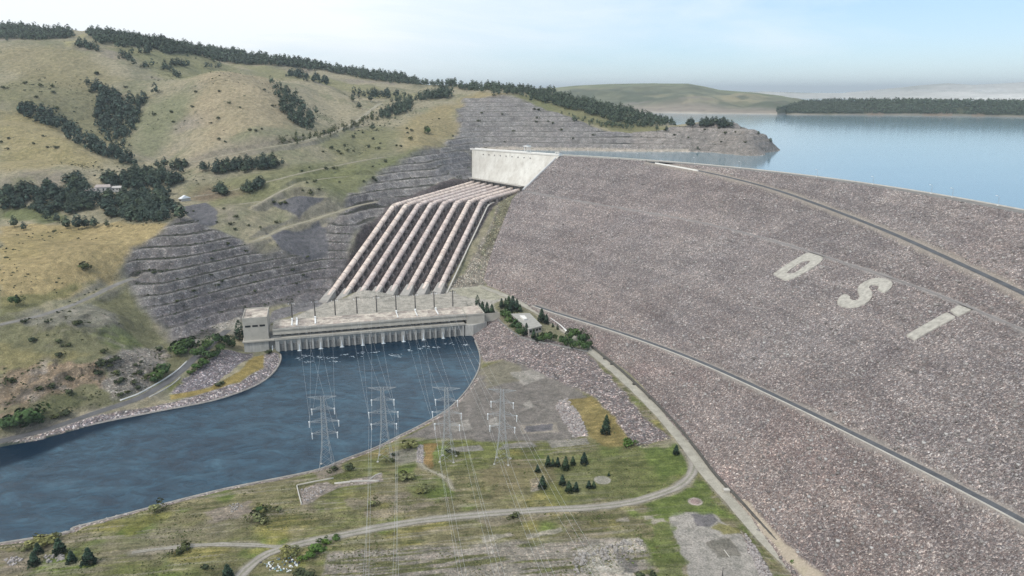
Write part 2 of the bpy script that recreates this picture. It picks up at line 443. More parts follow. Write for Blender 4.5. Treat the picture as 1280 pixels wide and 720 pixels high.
# penstock axes: eight pipes from the intake wall over a bend down to the power station
PIPES = []
IN_T0, IN_T1 = at_z(590, 187, 165.0), at_z(698, 195, 165.0)
IN_B0, IN_B1 = at_z(590, 226, 114.0), at_z(655, 237, 114.0)
for k in range(8):
    f = k / 7
    lo_ = at_z(411 + 138 * f, 371 - 9 * f, 22.5); be = at_z(492 + 111 * f, 257.5 - 6.5 * f, 104.0); up_ = IN_B0 + (IN_B1 - IN_B0) * (.05 + .88 * f); up_[2] = 112.0
    e1 = (lo_ - be) / np.linalg.norm(lo_ - be); e2 = (up_ - be) / np.linalg.norm(up_ - be)
    q = [lo_]
    for t_ in np.linspace(0, 1, 9):
        a_ = be + e1 * 15; b_ = be + e2 * 15
        q.append((1 - t_) ** 2 * a_ + 2 * t_ * (1 - t_) * be + t_ ** 2 * b_)
    q.append(up_ + e2 * 6)
    PIPES.append(np.array(q))
_bed = np.vstack([PIPES[0], PIPES[-1][::-1]])
_sd = poly_sd(GP, _bed); _ix = np.nonzero(_sd < 14)[0]
_bd = np.full(len(_ix), 1e9); _bz = np.zeros(len(_ix))
for q in PIPES:
    d_, s_, z_, _ = line_near(GP[_ix], q); m_ = d_ < _bd; _bd[m_] = d_[m_]; _bz[m_] = z_[m_]
_m = sstep(13, 6, _sd[_ix]); h[_ix] = h[_ix] * (1 - _m) + np.maximum(_bz - 6.3, 17.5) * _m + fbm(PX[_ix], PY[_ix], 6, 2, 47) * .5 * _m
# river banks
sd = sdr.ravel()
slope = .38 + nearph.ravel() * 2.0
bank = np.where(sd > 0, sd * slope + fbm(PX, PY, 4, 2, 44) * .35 * sstep(0, 4, sd) * (1 - nearph.ravel()), np.maximum(sd * .5, -6))
near_r = (sd < 60)
h = np.where(near_r, np.minimum(h, bank), h)
# the shores of the reservoir come out of h < LAKE_Z
HG = h.reshape(GX.shape)
# ------------------------------------------------------------------ roads cut into the terrain
ROADS = []
def road(name, px, w, col, zs=None):
    q = hit(px); q = q[~np.isnan(q[:, 0])]
    L = smooth_line(q, 5.0)
    k = 9
    zp = np.convolve(np.pad(L[:, 2], k, mode='edge'), np.ones(2 * k + 1) / (2 * k + 1), 'valid')
    L[:, 2] = zp
    global HG
    lo = L[:, :2].min(0) - w * 3; hi = L[:, :2].max(0) + w * 3
    idx = np.nonzero((PX > lo[0]) & (PX < hi[0]) & (PY > lo[1]) & (PY < hi[1]))[0]
    d, s, z, sd_ = line_near(GP[idx], L)
    m = sstep(w * 1.15 + 4, w * .5 + .8, d)
    hh = HG.ravel(); hh[idx] = hh[idx] * (1 - m) + (z - .12) * m
    HG = hh.reshape(GX.shape)
    ROADS.append((name, L, w, col)); return L
R_TOE = road('toe_road', [(604,359),(640,373),(690,402),(738,438),(785,478),(830,524),(860,561),(885,594),(920,634),(960,677),(1003,722),(1040,765)], 8.5, 'concrete_road')
R_FLAT = road('gravel_track', [(858,562),(868,582),(851,607),(800,626),(740,634),(690,637),(600,643),(520,652),(430,668),(350,686),(318,703),(298,722),(276,748)], 6.5, 'gravel')
R_FORK = road('field_path', [(352,684),(300,680),(240,682),(165,691)], 3.2, 'gravel')
R_BANK = road('riverside_road', [(0,553),(60,536),(120,516),(172,498),(206,481),(232,459),(245,445),(262,428),(285,414)], 8.0, 'asphalt')
R_HILL = road('hillside_road', [(0,407),(50,394),(100,378),(132,364),(150,352),(166,345)], 7.5, 'worn_asphalt')
R_UP = road('upper_road', [(178,213),(240,203),(300,190),(375,177),(415,166),(445,152),(462,139),(476,128)], 8.0, 'pale_track')
R_MID = road('terrace_track', [(243,247),(300,236),(350,222),(400,212),(440,203),(480,196)], 4.5, 'pale_track')
R_SW = road('quarry_track', [(318,304),(335,293),(360,284),(398,274),(408,268),(425,262),(470,252)], 6.0, 'pale_track')
R_LOW = road('bench_track', [(300,256),(345,249),(405,246)], 5.0, 'pale_track')
R_PATH = road('foot_path', [(524,578),(530,585),(548,592),(560,600),(566,611)], 2.4, 'pale_track')
ACCESS = road('access_track', [(318,262),(360,232),(420,222),(480,219)], 4.0, 'pale_track')

# ------------------------------------------------------------------ ground cover: the colour the ground itself has
def L3(*c): return np.array(c, np.float32)
col = np.empty((N2, 3), np.float32)
n1 = fbm(PX, PY, 220, 4, 51); n2 = fbm(PX, PY, 60, 4, 52); n3 = fbm(PX, PY, 14, 3, 53); n4 = fbm(PX, PY, 5, 2, 54)
stone = np.zeros(N2, np.float32)
def put(m, c, var=.12, rock=None):
    m = np.clip(m, 0, 1)[:, None]
    cc = L3(*c)[None] * (1 + var * (n3 + n4)[:, None])
    col[:] = col * (1 - m) + cc * m
    if rock is not None: stone[:] = stone * (1 - m[:, 0]) + rock * m[:, 0]
TAN, OLIVE, GREEN = (.292, .258, .186), (.182, .180, .118), (.088, .115, .04)
col[:] = L3(*TAN)
put(sstep(-.25, .35, n1 + .5 * n2), (.218, .203, .142))
put(sstep(.05, .5, n2 + .4 * n3) * .8, OLIVE)
put(sstep(.25, .6, fbm(PX, PY, 90, 4, 57)) * .8, (.23, .2, .17))
put(sstep(.2, .6, fbm(PX, PY, 30, 4, 58)) * .55, (.15, .15, .085), .2)
put(sstep(.25, .6, fbm(PX, PY, 24, 4, 59)) * .55, (.32, .275, .19), .2)
gsl = np.hypot(np.gradient(HG, axis=0) / np.gradient(np.exp(GR), axis=0), np.gradient(HG, axis=1) / (np.exp(GR) * (ga[1] - ga[0]))).ravel()
put(sstep(.55, .95, gsl) * hill * .6, (.21, .19, .165), .2)
def P(px, c, feather=2.0, rough=2.5, wl=18, a=1.0, var=.12, rock=None, seed=3):
    put(mask(px, feather, rough, wl, seed) * a, c, var, rock)
# hills: greener hollows, warmer brows
for px, c, a in [([(0,100),(60,90),(120,110),(170,150),(150,205),(90,165),(0,130)], (.175,.165,.095), .7),
          ([(160,150),(215,115),(245,100),(235,140),(200,190),(170,205)], (.165,.172,.105), .8),
          ([(250,95),(320,95),(365,140),(370,165),(250,190),(240,140)], (.31,.255,.175), .75),
          ([(0,140),(60,150),(130,200),(60,215),(0,215)], (.27,.225,.115), .7),
          ([(0,60),(100,62),(160,100),(80,110),(0,90)], (.235,.205,.125), .7),
          ([(400,215),(480,195),(540,190),(560,205),(500,222),(440,245),(380,240)], (.13,.145,.065), .75),
          ([(240,235),(330,215),(420,205),(470,200),(430,225),(340,248),(250,262)], (.15,.155,.075), .7),
          ([(500,160),(560,130),(600,115),(640,118),(580,128),(575,160),(540,188),(500,190)], (.275,.225,.125), .8),
          ([(400,180),(470,150),(500,165),(490,190),(420,205)], (.16,.16,.085), .7),
          ([(300,80),(400,95),(480,112),(540,115),(500,125),(440,118),(350,100)], (.2,.195,.105), .7),
          ([(125,58),(300,78),(300,92),(240,96),(180,80)], (.2,.195,.105), .7),
          ([(170,212),(250,205),(370,180),(372,170),(250,192)], (.225,.195,.155), .6),
          ([(235,250),(262,240),(300,242),(262,252)], (.2,.14,.11), .7),
          ([(700,120),(800,150),(850,158),(780,168),(740,158),(680,138)], (.17,.165,.085), .9),
          ([(640,118),(680,118),(700,142),(660,130)], (.16,.165,.085), .9),
          ([(840,154),(900,156),(935,160),(955,171),(967,181),(940,166),(890,158)], (.19,.18,.1), .9)]:
    P(px, c, 20, 16, 60, a)
P([(90,60),(112,42),(104,42),(80,58)], (.3,.27,.15), 8, 6, 40, .9)
# terrace with the golden field
P([(0,283),(60,279),(140,278),(215,281),(200,298),(160,325),(135,352),(60,376),(0,384)], (.325,.255,.135), 5, 6, 25, .95, .14)
P([(0,300),(70,285),(120,283),(90,300),(50,320),(0,330)], (.25,.205,.1), 8, 8, 25, .55)
P([(40,300),(110,300),(130,330),(60,350)], (.235,.19,.105), 8, 12, 25, .5)
P([(0,272),(55,280),(90,270),(60,258),(0,258)], (.11,.135,.055), 6, 6, 20, .8)
P([(0,372),(60,366),(120,352),(80,372),(0,396)], (.155,.15,.07), 3, 4, 15, .8)
# low hill of the left bank
P([(0,398),(100,384),(160,358),(205,425),(240,450),(180,498),(100,515),(0,540)], (.15,.145,.085), 4, 5, 25, .95, .2)
P([(20,398),(110,384),(150,392),(160,420),(60,418)], (.2,.19,.165), 5, 8, 18, .8, .2)
P([(120,410),(165,415),(170,440),(140,440)], (.115,.14,.055), 5, 8, 18, .7)
P([(0,430),(60,440),(150,448),(60,456),(0,460)], (.23,.2,.1), 4, 6, 18, .7, .2)
P([(0,458),(50,452),(130,458),(140,478),(60,490),(0,520)], (.225,.165,.125), 4, 9, 14, .75, .3, .4)
P([(130,455),(200,430),(215,440),(180,480),(140,500)], (.215,.2,.185), 4, 7, 14, .9, .25, .6)
put(ROCKY * sstep(.1, .5, fbm(PX, PY, 14, 3, 66)) * .7, (.30, .265, .235), .2)
put(ROCKY * sstep(.1, .5, -fbm(PX, PY, 9, 3, 67)) * .7, (.095, .085, .075), .2)
P([(40,500),(90,490),(110,500),(60,520),(10,530)], (.09,.1,.05), 3, 5, 12, .6)
# excavated rock
m = BENCH
lowcut = sstep(1150, 1050, np.hypot(PX, PY))
put(m, (.20, .192, .19), .22, .45)
put(m * lowcut, (.15, .142, .143), .25)
streak = vnoise(GA.ravel() / .006, zz / 9, 61) + .8 * fbm(PX, PY, 14, 3, 62) + .5 * vnoise(GA.ravel() / .0016, zz / 9, 64)
put(m * sstep(.1, .9, streak) * (1 - LEDGE) * (.42 - .05 * lowcut), (.30, .288, .282), .2)
put(m * sstep(.2, .9, -streak) * (1 - LEDGE) * .35, (.09, .085, .09), .2)
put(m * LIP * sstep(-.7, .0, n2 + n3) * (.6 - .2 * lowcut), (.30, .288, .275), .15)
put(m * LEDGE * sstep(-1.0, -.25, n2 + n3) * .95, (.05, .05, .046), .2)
put(m * sstep(.15, .5, fbm(PX, PY, 30, 3, 63)) * .4, (.16, .15, .16), .2)
P([(585,124),(640,122),(700,145),(760,172),(770,187),(600,187),(572,170)], (.225, .216, .21), 10, 8, 40, .35)
P([(790,165),(890,156),(960,172),(970,186),(790,187)], (.29, .262, .24), 8, 8, 40, .5)
P([(560,192),(592,190),(594,225),(540,224)], (.16, .16, .175), 4, 6, 20, .5, .3)
P([(215,425),(300,398),(408,372),(440,330),(400,330),(300,365),(200,395)], (.135,.125,.135), 6, 12, 25, .55, .3)
# smooth dark fills
for px in ([(333,292),(398,278),(408,285),(411,317),(378,322),(352,313)], [(340,250),(404,248),(394,256),(373,271),(354,263)], [(227,259),(258,253),(271,262),(272,279),(250,281),(234,270)]):
    P(px, (.118,.116,.128), 1.5, 1.5, 10, 1, .1, .15)
P([(334,406),(338,390),(372,378),(404,372),(406,382),(372,392)], (.175,.168,.175), 1.5, 2, 10, 1, .25, .3)
P([(300,395),(262,408),(285,418),(304,410)], (.32,.3,.27), 2, 3, 12, .9)
# slope beside the penstocks and their bed
P([(656,238),(640,231),(618,262),(597,315),(556,364),(600,362),(608,345),(624,300),(645,250)], (.235,.22,.185), 3, 4, 18, 1, .3, .9)
P([(636,240),(648,250),(630,280),(615,300),(600,335),(606,310),(618,275)], (.145,.15,.085), 3, 6, 10, .6)
P([(489,254),(527,239),(590,224),(654,233),(616,260),(551,367),(409,375)], (.105,.092,.094), 2, 1.5, 10, 1, .25, .6)
P([(360,400),(400,382),(410,374),(430,373),(548,363),(602,357),(642,374),(628,392),(604,398)], (.36,.335,.305), 1.5, 2, 12, 1, .10, 0)
P([(560,362),(600,357),(640,372),(615,376),(585,372)], (.33,.315,.25), 2, 3, 12, .8)
P([(618,380),(640,374),(742,436),(738,442),(690,432),(645,418),(628,402)], (.20,.19,.125), 1.5, 1.5, 10, 1, .15, 0)
# near flats
fl = mask([(-40,690),(0,676),(100,655),(200,630),(300,607),(400,583),(500,543),(560,510),(592,480),(604,455),(700,470),(740,440),(830,520),(885,592),(1000,725),(1040,800),(-60,800)], 3, 2, 10)
put(fl, (.175, .158, .095), .25, 0)
# plough-like rows parallel to the gravel track
_dr = np.array([cos(radians(9)), sin(radians(9))]); al = PX * _dr[0] + PY * _dr[1]; ac = -PX * _dr[1] + PY * _dr[0]
row = vnoise(al / 38, ac / 2.6, 71) + .7 * vnoise(al / 16, ac / 1.3, 72)
put(fl * sstep(-.1, .5, n2 + .35 * row) * .9, (.138, .152, .055), .25)
put(fl * sstep(.1, .5, fbm(PX, PY, 40, 3, 73) + .3 * row) * .75, (.205, .175, .135), .2)
put(fl * sstep(.2, .5, fbm(PX, PY, 24, 3, 74)) * .85, (.115, .152, .042), .25)
put(fl * sstep(.28, .55, fbm(PX, PY, 30, 3, 75)) * .8, (.225, .20, .075), .25)
put(fl * sstep(.45, .8, row) * .6, (.27, .24, .2), .2)
put(fl * sstep(.4, .75, -row - .3 * n3) * .6, (.075, .085, .035), .2)
P([(598,462),(640,450),(700,470),(735,500),(740,530),(722,548),(620,551),(500,550),(530,535),(575,500)], (.178,.162,.152), 3, 3, 20, 1, .1, .1)
P([(600,455),(640,450),(660,470),(610,485)], (.2,.185,.12), 3, 5, 12, .5)
for px in ([(637,465),(667,462),(684,470),(655,481)], [(652,505),(662,500),(668,508),(658,512)], [(610,525),(620,521),(626,530),(612,534)], [(560,530),(585,524),(590,536),(568,540)]):
    P(px, (.30,.28,.26), 1.0, 1.2, 6, .8, .1)
for px in ([(650,531),(696,528),(698,540),(652,543)],): P(px, (.27,.24,.21), .6, .5, 4, .9)
P([(656,532),(690,530),(691,538),(658,540)], (.13,.125,.14), .8, 1.2, 4, .9)
for px in ([(684,551),(733,547),(737,555),(690,560)], [(632,555),(665,552),(672,559),(622,562)], [(560,560),(600,556),(605,563),(570,566)]):
    P(px, (.235,.22,.205), .5, .7, 6, .95, .18, .1)
P([(586,424),(604,399),(622,396),(645,419),(735,440),(800,515),(838,548),(802,560),(790,553),(765,520),(745,498),(720,485),(690,472),(650,455),(604,452)], (.215,.192,.188), 1.5, 2.0, 8, 1, .15, 1)
P([(694,508),(700,500),(708,497),(726,520),(736,545),(716,546)], (.31,.28,.27), .8, 1, 5, 1, .15, 1)
P([(708,500),(740,495),(765,520),(790,553),(760,562),(736,546),(726,520)], (.205,.165,.075), 1.5, 2, 10, 1, .2, 0)
P([(742,560),(855,556),(869,588),(846,606),(800,620),(700,631),(640,600),(700,580)], (.118,.135,.05), 4, 5, 14, .65, .2)
P([(800,560),(860,555),(868,590),(830,600)], (.10,.14,.04), 3, 4, 12, .7, .2)
P([(800,560),(842,545),(850,556),(830,560)], (.24,.215,.17), 1.5, 2, 8, .7)
P([(836,645),(846,640),(890,640),(902,652),(928,668),(955,722),(970,760),(880,760),(862,720),(850,685),(838,660)], (.295,.275,.258), .7, .8, 6, 1, .05, 0)
P([(862,642),(889,640),(898,650),(888,658),(872,657)], (.14,.132,.14), .6, .8, 5, .95)
P([(883,677),(914,672),(926,694),(896,698)], (.17,.158,.14), .6, 1.2, 4, .9, .25)
P([(898,652),(926,664),(930,668),(905,668),(890,660)], (.2,.185,.075), 1, 1.5, 5, .9)
P([(926,664),(944,684),(968,722),(978,750),(955,722),(936,690)], (.25,.235,.235), .8, .8, 5, 1, .2, 1)
P([(410,694),(540,682),(700,676),(800,672),(810,684),(826,740),(395,745)], (.235,.213,.192), 2, 3, 14, .95, .2, .3)
put(mask([(410,694),(540,682),(700,676),(800,672),(810,684),(826,740),(395,745)], 2) * sstep(.15, .55, row), (.115, .118, .06), .2)
put(mask([(410,694),(540,682),(700,676),(800,672),(810,684),(826,740),(395,745)], 2) * sstep(.2, .6, -row) * .5, (.28, .255, .23), .2)
P([(722,686),(800,672),(812,682),(806,690),(770,690),(800,722),(716,726),(735,700)], (.36,.335,.305), 1, 2.5, 6, .9, .2, .3)
P([(770,690),(786,688),(800,716),(780,716)], (.16,.15,.15), 1, 1.5, 5, .85)
P([(816,655),(836,646),(850,690),(862,726),(825,730),(808,680)], (.12,.145,.05), 1.5, 5, 8, .75, .3)
P([(800,628),(850,612),(880,600),(905,640),(860,642),(830,645)], (.105,.14,.04), 2, 3, 10, .8, .2)
P([(372,612),(408,602),(418,606),(476,592),(478,602),(424,610),(385,630),(378,630)], (.285,.245,.235), .8, 1.5, 6, .9, .2, .35)
P([(382,590),(400,578),(425,576),(430,590),(400,600)], (.245,.205,.185), 1.5, 2.5, 8, .85)
P([(485,565),(520,560),(530,575),(500,582)], (.21,.195,.18), 1.5, 2.5, 8, .8)
P([(530,555),(545,555),(540,590),(530,586)], (.25,.16,.075), 1, 1.5, 8, .8)
P([(520,556),(530,556),(528,580),(522,578)], (.36,.34,.33), .6, 1, 4, .9, .2, 1)
P([(450,570),(500,556),(498,562),(465,575)], (.235,.19,.1), 1.5, 2, 8, .6)
P([(660,600),(672,598),(676,612),(664,614)], (.3,.28,.27), .8, 1.2, 5, .9, .15, .5)
P([(600,590),(640,575),(700,580),(690,600),(620,620)], (.185,.155,.095), 4, 5, 12, .7)
P([(80,690),(200,660),(300,640),(330,655),(200,690)], (.19,.165,.13), 4, 6, 12, .5)
P([(150,650),(220,635),(215,648),(165,668)], (.165,.165,.05), 3, 4, 10, .7)
P([(250,640),(310,628),(320,640),(270,652)], (.25,.21,.195), 2, 3, 8, .7, .2, .3)
P([(0,688),(40,690),(30,715),(0,715)], (.2,.17,.14), 2, 4, 8, .8)
_dsc = np.zeros(N2, np.float32)
def disc(px, py, r, c):
    q = hit([(px, py)])[0]; d = np.hypot(PX - q[0], PY - q[1]); put(sstep(r + .4, r - .4, d), c, .08); _dsc[d < r + .3] = 1
for px in ([(596,650),(640,645),(700,640),(690,646),(610,656)], [(455,640),(520,628),(560,622),(540,632),(470,648)], [(430,625),(470,618),(520,616),(500,626),(440,634)]):
    P(px, (.225,.19,.155), 1.5, 3, 8, .7, .25)
for px in ([(815,650),(830,648),(832,652),(817,654)], [(769,649),(784,647),(785,651),(770,653)], [(806,646),(815,645),(816,648),(807,649)], [(658,668),(700,660),(704,664),(660,674)], [(600,672),(640,664),(642,669),(604,678)]):
    P(px, (.31,.28,.25), .7, 1.2, 5, .85, .2)
disc(753, 600, 5.6, (.33,.31,.28)); disc(753, 600, 4.4, (.27,.255,.22)); disc(869, 627, 4.6, (.36,.31,.29)); disc(869, 627, 3.2, (.30,.23,.22)); disc(843, 649, 3.2, (.25,.235,.215)); disc(843, 649, 2.6, (.32,.3,.275))
# stony shores and the left bank
sdv = sdr.ravel()
shore = sstep(-1, .5, sdv) * (sdv < 60) * (1 - nearph.ravel())
put(sstep(7.0, 5.0, sdv + 3 * n3) * (sdv > -3) * (1 - nearph.ravel()) * (PY < 640) * (PX > -330), (.26,.235,.22), .25, 1)
put(sstep(5.0, 3.4, sdv + 2 * n3) * (sdv > -3) * (PX <= -150) * (PY < 560), (.28,.25,.235), .25, 1)
P([(-10,560),(120,531),(200,516),(270,500),(320,483),(343,466),(352,450),(347,441),(330,443),(330,460),(300,478),(240,496),(170,512),(80,530),(-10,551)], (.245,.225,.228), 1, 1, 6, 1, .2, 1)
P([(212,492),(224,478),(252,458),(290,438),(318,441),(312,449),(270,480),(240,490)], (.205,.192,.205), 1, 1.2, 6, 1, .2, 1)
P([(212,494),(262,485),(300,464),(318,446),(330,443),(329,460),(300,478),(250,493),(214,500)], (.245,.19,.075), .8, .8, 6, 1, .12, 0)
P([(190,482),(215,470),(228,478),(214,490)], (.14,.15,.05), 2, 2, 6, .8)
put(np.where(sdv < -1.5, 1.0, 0.0), (.06, .07, .06), .1, 0)
# shore ring of the reservoir
hz = HG.ravel()
put(((PY > 1150) & (PX > -60)) * sstep(LAKE_Z + 5, LAKE_Z + 2.5, hz + n3 * 1.5) * sstep(LAKE_Z - 4, LAKE_Z - 1, hz), (.38, .34, .30), .15, .3)
put(((PX > 330) & (PY > 1250)) * sstep(188, 180, hz + 4 * n3) * sstep(LAKE_Z - 2, LAKE_Z + 2, hz), (.21, .195, .185), .25, .4)
# verges of the roads
for nm, L, w, c in ROADS:
    lo = L[:, :2].min(0) - 15; hi = L[:, :2].max(0) + 15
    idx = np.nonzero((PX > lo[0]) & (PX < hi[0]) & (PY > lo[1]) & (PY < hi[1]))[0]
    d = line_near(GP[idx], L)[0]
    mm = np.zeros(N2, np.float32); mm[idx] = sstep(w * .5 + 2.4, w * .5 - .4, d + n3[idx] * 2.0)
    put(mm * .85, (.255,.23,.19) if c != 'asphalt' else (.2,.185,.165), .12, 0)
col = np.clip(col, .01, .9)

# terrain materials
def terrain_mat(name, stone_scale):
    t = NT(name)
    a = t.attr('col'); b = t.attr('stone'); rw = t.attr('rows'); gr_ = t.attr('grass')
    p = t.pos()
    n_f = t.noise(.9, 3, .7, p); n_m = t.noise(.16, 4, .6, p)
    c = t.mix(1.0, a.outputs['Color'], t.ramp(n_f, [(.25, (.5,.5,.47)), (.5, (1,1,1)), (.75, (1.5,1.48,1.42))]), 'MULTIPLY')
    c = t.mix(1.0, c, t.ramp(n_m, [(.3, (.7,.72,.68)), (.7, (1.3,1.27,1.23))]), 'MULTIPLY')
    # rows left by old levelling work on the flats, tufts and small shrubs on the grass
    mp = t.node('ShaderNodeMapping'); mp.inputs['Rotation'].default_value = (0, 0, radians(-9)); mp.inputs['Scale'].default_value = (.022, .42, .3); t.link(p, mp.inputs['Vector'])
    nr = t.noise(1.0, 5, .68, mp.outputs['Vector'])
    c = t.mix(rw.outputs['Fac'], c, t.mix(1.0, c, t.ramp(nr, [(.32, (.42, .47, .36)), (.46, (.9, .92, .85)), (.56, (1.1, 1.08, 1.05)), (.68, (1.75, 1.62, 1.55))]), 'MULTIPLY'))
    vt = t.voro(.16, p); st_ = t.n.new('ShaderNodeSeparateColor'); t.link(vt.outputs['Color'], st_.inputs[0])
    dot = t.math('MULTIPLY', t.ramp(vt.outputs['Distance'], [(.16, (1, 1, 1)), (.3, (0, 0, 0))]), t.ramp(st_.outputs[0], [(.66, (0, 0, 0)), (.72, (1, 1, 1))]))
    vs_ = t.voro(.045, p); su_ = t.n.new('ShaderNodeSeparateColor'); t.link(vs_.outputs['Color'], su_.inputs[0])
    dot2 = t.math('MULTIPLY', t.ramp(vs_.outputs['Distance'], [(.07, (1, 1, 1)), (.13, (0, 0, 0))]), t.ramp(su_.outputs[0], [(.55, (0, 0, 0)), (.6, (1, 1, 1))]))
    dot = t.math('MULTIPLY', t.math('MAXIMUM', t.math('MULTIPLY', dot, .6), dot2), gr_.outputs['Fac'])
    c = t.mix(dot, c, (.075, .085, .05))
    v = t.voro(stone_scale, p)
    sc = t.n.new('ShaderNodeSeparateColor'); t.link(v.outputs['Color'], sc.inputs[0])
    stones = t.ramp(sc.outputs[0], [(0, (.5,.48,.5)), (.5, (.85,.83,.84)), (.78, (1.15,1.12,1.1)), (.93, (1.9,1.85,1.8)), (1, (2.9,2.85,2.8))])
    tint = t.ramp(sc.outputs[1], [(0, (1.1,.95,.95)), (.5, (1,1,1)), (1, (.93,.98,1.08))])
    stones = t.mix(1, stones, tint, 'MULTIPLY')
    c2 = t.mix(1.0, c, stones, 'MULTIPLY')
    c = t.mix(b.outputs['Fac'], c, c2)
    t.color(c); t.rgh(.95); t.b.inputs['Specular IOR Level'].default_value = .1
    hgt = t.math('MULTIPLY_ADD', t.math('SUBTRACT', 1.0, v.outputs['Distance']), b.outputs['Fac'], t.math('MULTIPLY_ADD', n_m, 2.2, t.math('MULTIPLY', n_f, .8)))
    t.bump(hgt, .8, 1.0)
    return t.m
M['terrain'] = terrain_mat('ground_cover', .8)
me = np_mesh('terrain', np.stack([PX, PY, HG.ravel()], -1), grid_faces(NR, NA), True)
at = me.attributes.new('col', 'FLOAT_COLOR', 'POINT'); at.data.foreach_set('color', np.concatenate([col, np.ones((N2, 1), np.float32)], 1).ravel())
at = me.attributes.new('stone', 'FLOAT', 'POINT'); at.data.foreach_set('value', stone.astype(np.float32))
fl2 = fl * sstep(1, .3, stone) * (1 - mask([(598,462),(640,450),(700,470),(735,500),(740,530),(722,548),(620,551),(500,550),(530,535),(575,500)], 3))
at = me.attributes.new('rows', 'FLOAT', 'POINT'); at.data.foreach_set('value', np.clip(fl2 * .5 * (1 - mask([(836,645),(846,640),(890,640),(902,652),(928,668),(955,722),(970,760),(880,760),(862,720),(850,685),(838,660)], 1.0)) * (1 - _dsc), 0, 1).astype(np.float32))
gs_ = np.clip(hill, 0, 1) * (1 - BENCH) * sstep(.4, .1, stone) * (.35 + .65 * sstep(-.2, .4, fbm(PX, PY, 120, 3, 68)))
at = me.attributes.new('grass', 'FLOAT', 'POINT'); at.data.foreach_set('value', gs_.astype(np.float32))
tag(link('terrain', me, M['terrain']), kind='structure')
# plain ground sheet under everything out to the horizon
g = MB(); g.add([(-60000, -3000, -30), (60000, -3000, -30), (60000, 70000, -30), (-60000, 70000, -30)], [(0, 1, 2, 3)])
tag(g.build('ground', simple_mat('far_ground', (.17, .16, .09), .95, .2, .002)), kind='structure')

def ribbon(name, L, w, mat, lift=.05, jit=.25, seed=1, kind='structure', parent=None, z_off=0.0):
    d = np.gradient(L[:, :2], axis=0); d /= np.linalg.norm(d, axis=1)[:, None]
    n = np.stack([-d[:, 1], d[:, 0]], -1)
    V = []; xs = np.array([-.5, -.24, 0, .24, .5])
    for k, x in enumerate(xs):
        j = 0
        if k in (0, 4): j = jit * vnoise(np.arange(len(L)) * .7, np.full(len(L), k * 3.3), seed)
        V.append(np.column_stack([L[:, :2] + n * ((x * w) + j)[:, None] if not np.isscalar(j) else L[:, :2] + n * x * w, L[:, 2] + lift + z_off + .06 * (1 - abs(x) * 2)]))
    V = np.array(V).transpose(1, 0, 2).reshape(-1, 3)
    me_ = np_mesh(name, V, grid_faces(len(L), 5)[:, ::-1], True)
    at_ = me_.attributes.new('across', 'FLOAT', 'POINT'); at_.data.foreach_set('value', np.tile(xs, len(L)).astype(np.float32))
    o = link(name, me_, mat, parent)
    if kind: tag(o, kind=kind)
    return o
def road_mat(name, c, spots=.25, var=.15, ruts=False):
    t = NT(name)
    a = t.noise(.12, 5, .65); b = t.noise(1.1, 3, .6)
    cc = t.ramp(a, [(.3, tuple(x * (1 - spots) for x in c)), (.52, c), (.72, tuple(x * (1 + spots) for x in c))])
    cc = t.mix(1, cc, t.ramp(b, [(.3, (1 - var,) * 3), (.7, (1 + var,) * 3)]), 'MULTIPLY')
    if ruts:
        ac = t.math('ADD', t.math('ABSOLUTE', t.attr('across').outputs['Fac']), t.math('MULTIPLY', t.math('SUBTRACT', b, .5), .12))
        cc = t.mix(1, cc, t.ramp(ac, [(.03, (.74, .78, .66)), (.13, (.97, .97, .95)), (.24, (1.12, 1.11, 1.09)), (.34, (.95, .95, .93)), (.48, (.8, .82, .74))]), 'MULTIPLY')
    t.color(cc); t.rgh(.93); return t.m
M['concrete_road'] = road_mat('concrete_road', (.36, .335, .28))
M['gravel'] = road_mat('gravel', (.30, .275, .245), .2, .18, True)
M['asphalt'] = road_mat('asphalt', (.115, .113, .115))
M['worn_asphalt'] = road_mat('worn_asphalt', (.205, .195, .18))
M['pale_track'] = road_mat('pale_track', (.315, .285, .225), .25, .15, True)
for i, (nm, L, w, c) in enumerate(ROADS):
    ribbon(nm, L, w, M[c], .06, .35 if c in ('asphalt', 'concrete_road') else .8, 80 + i)
# ------------------------------------------------------------------ the rockfill dam
def face_line(px, step=4.0):
    q = hit_face(px); q = q[~np.isnan(q[:, 0])]
    return smooth_line(q, step)
def relax(L, k=12):
    L = L.copy()
    for j in range(3): L[:, j] = np.convolve(np.pad(L[:, j], k, mode='reflect', reflect_type='odd'), np.ones(2 * k + 1) / (2 * k + 1), 'valid')
    return L
RAMP = relax(face_line([(812,202.8),(840,207.5),(873,213),(915,222.5),(960,234),(1005,249),(1050,266),(1090,281),(1130,298),(1165,313.5),(1200,330),(1240,348),(1280,366),(1330,392),(1400,430)]))
BERM = relax(face_line([(657,239),(700,247),(760,257),(840,271),(900,283),(960,298.5),(1013,314.5),(1036,322),(1082,337.5),(1120,349),(1157,361.5),(1207,382),(1240,396),(1290,417),(1350,440),(1420,465)]))
LOWR = relax(face_line([(668,382),(700,393),(750,407.5),(820,431),(880,454),(940,481),(1020,519),(1100,559),(1190,604),(1280,651),(1360,695),(1440,740)]))
_lb = hit_face([(697,196),(676,216),(655,237),(646,243),(640,250),(630,275),(620,300),(611,325),(605,348),(599,359)])
_ld, _ls = crest_sd(_lb[:, :2])
NS, ND = 860, 330
dgrid = np.linspace(0, 400, ND)
s_start = np.interp(dgrid, np.concatenate([[0], _ld]), np.concatenate([[S0], _ls]))
s_end = CS[-1] - 12
SS = s_start[:, None] + (s_end - s_start[:, None]) * np.linspace(0, 1, NS)[None]
DD = np.repeat(dgrid[:, None], NS, 1)
_tx = np.gradient(CREST[:, 0]); _ty = np.gradient(CREST[:, 1]); _l = np.hypot(_tx, _ty); _tx /= _l; _ty /= _l
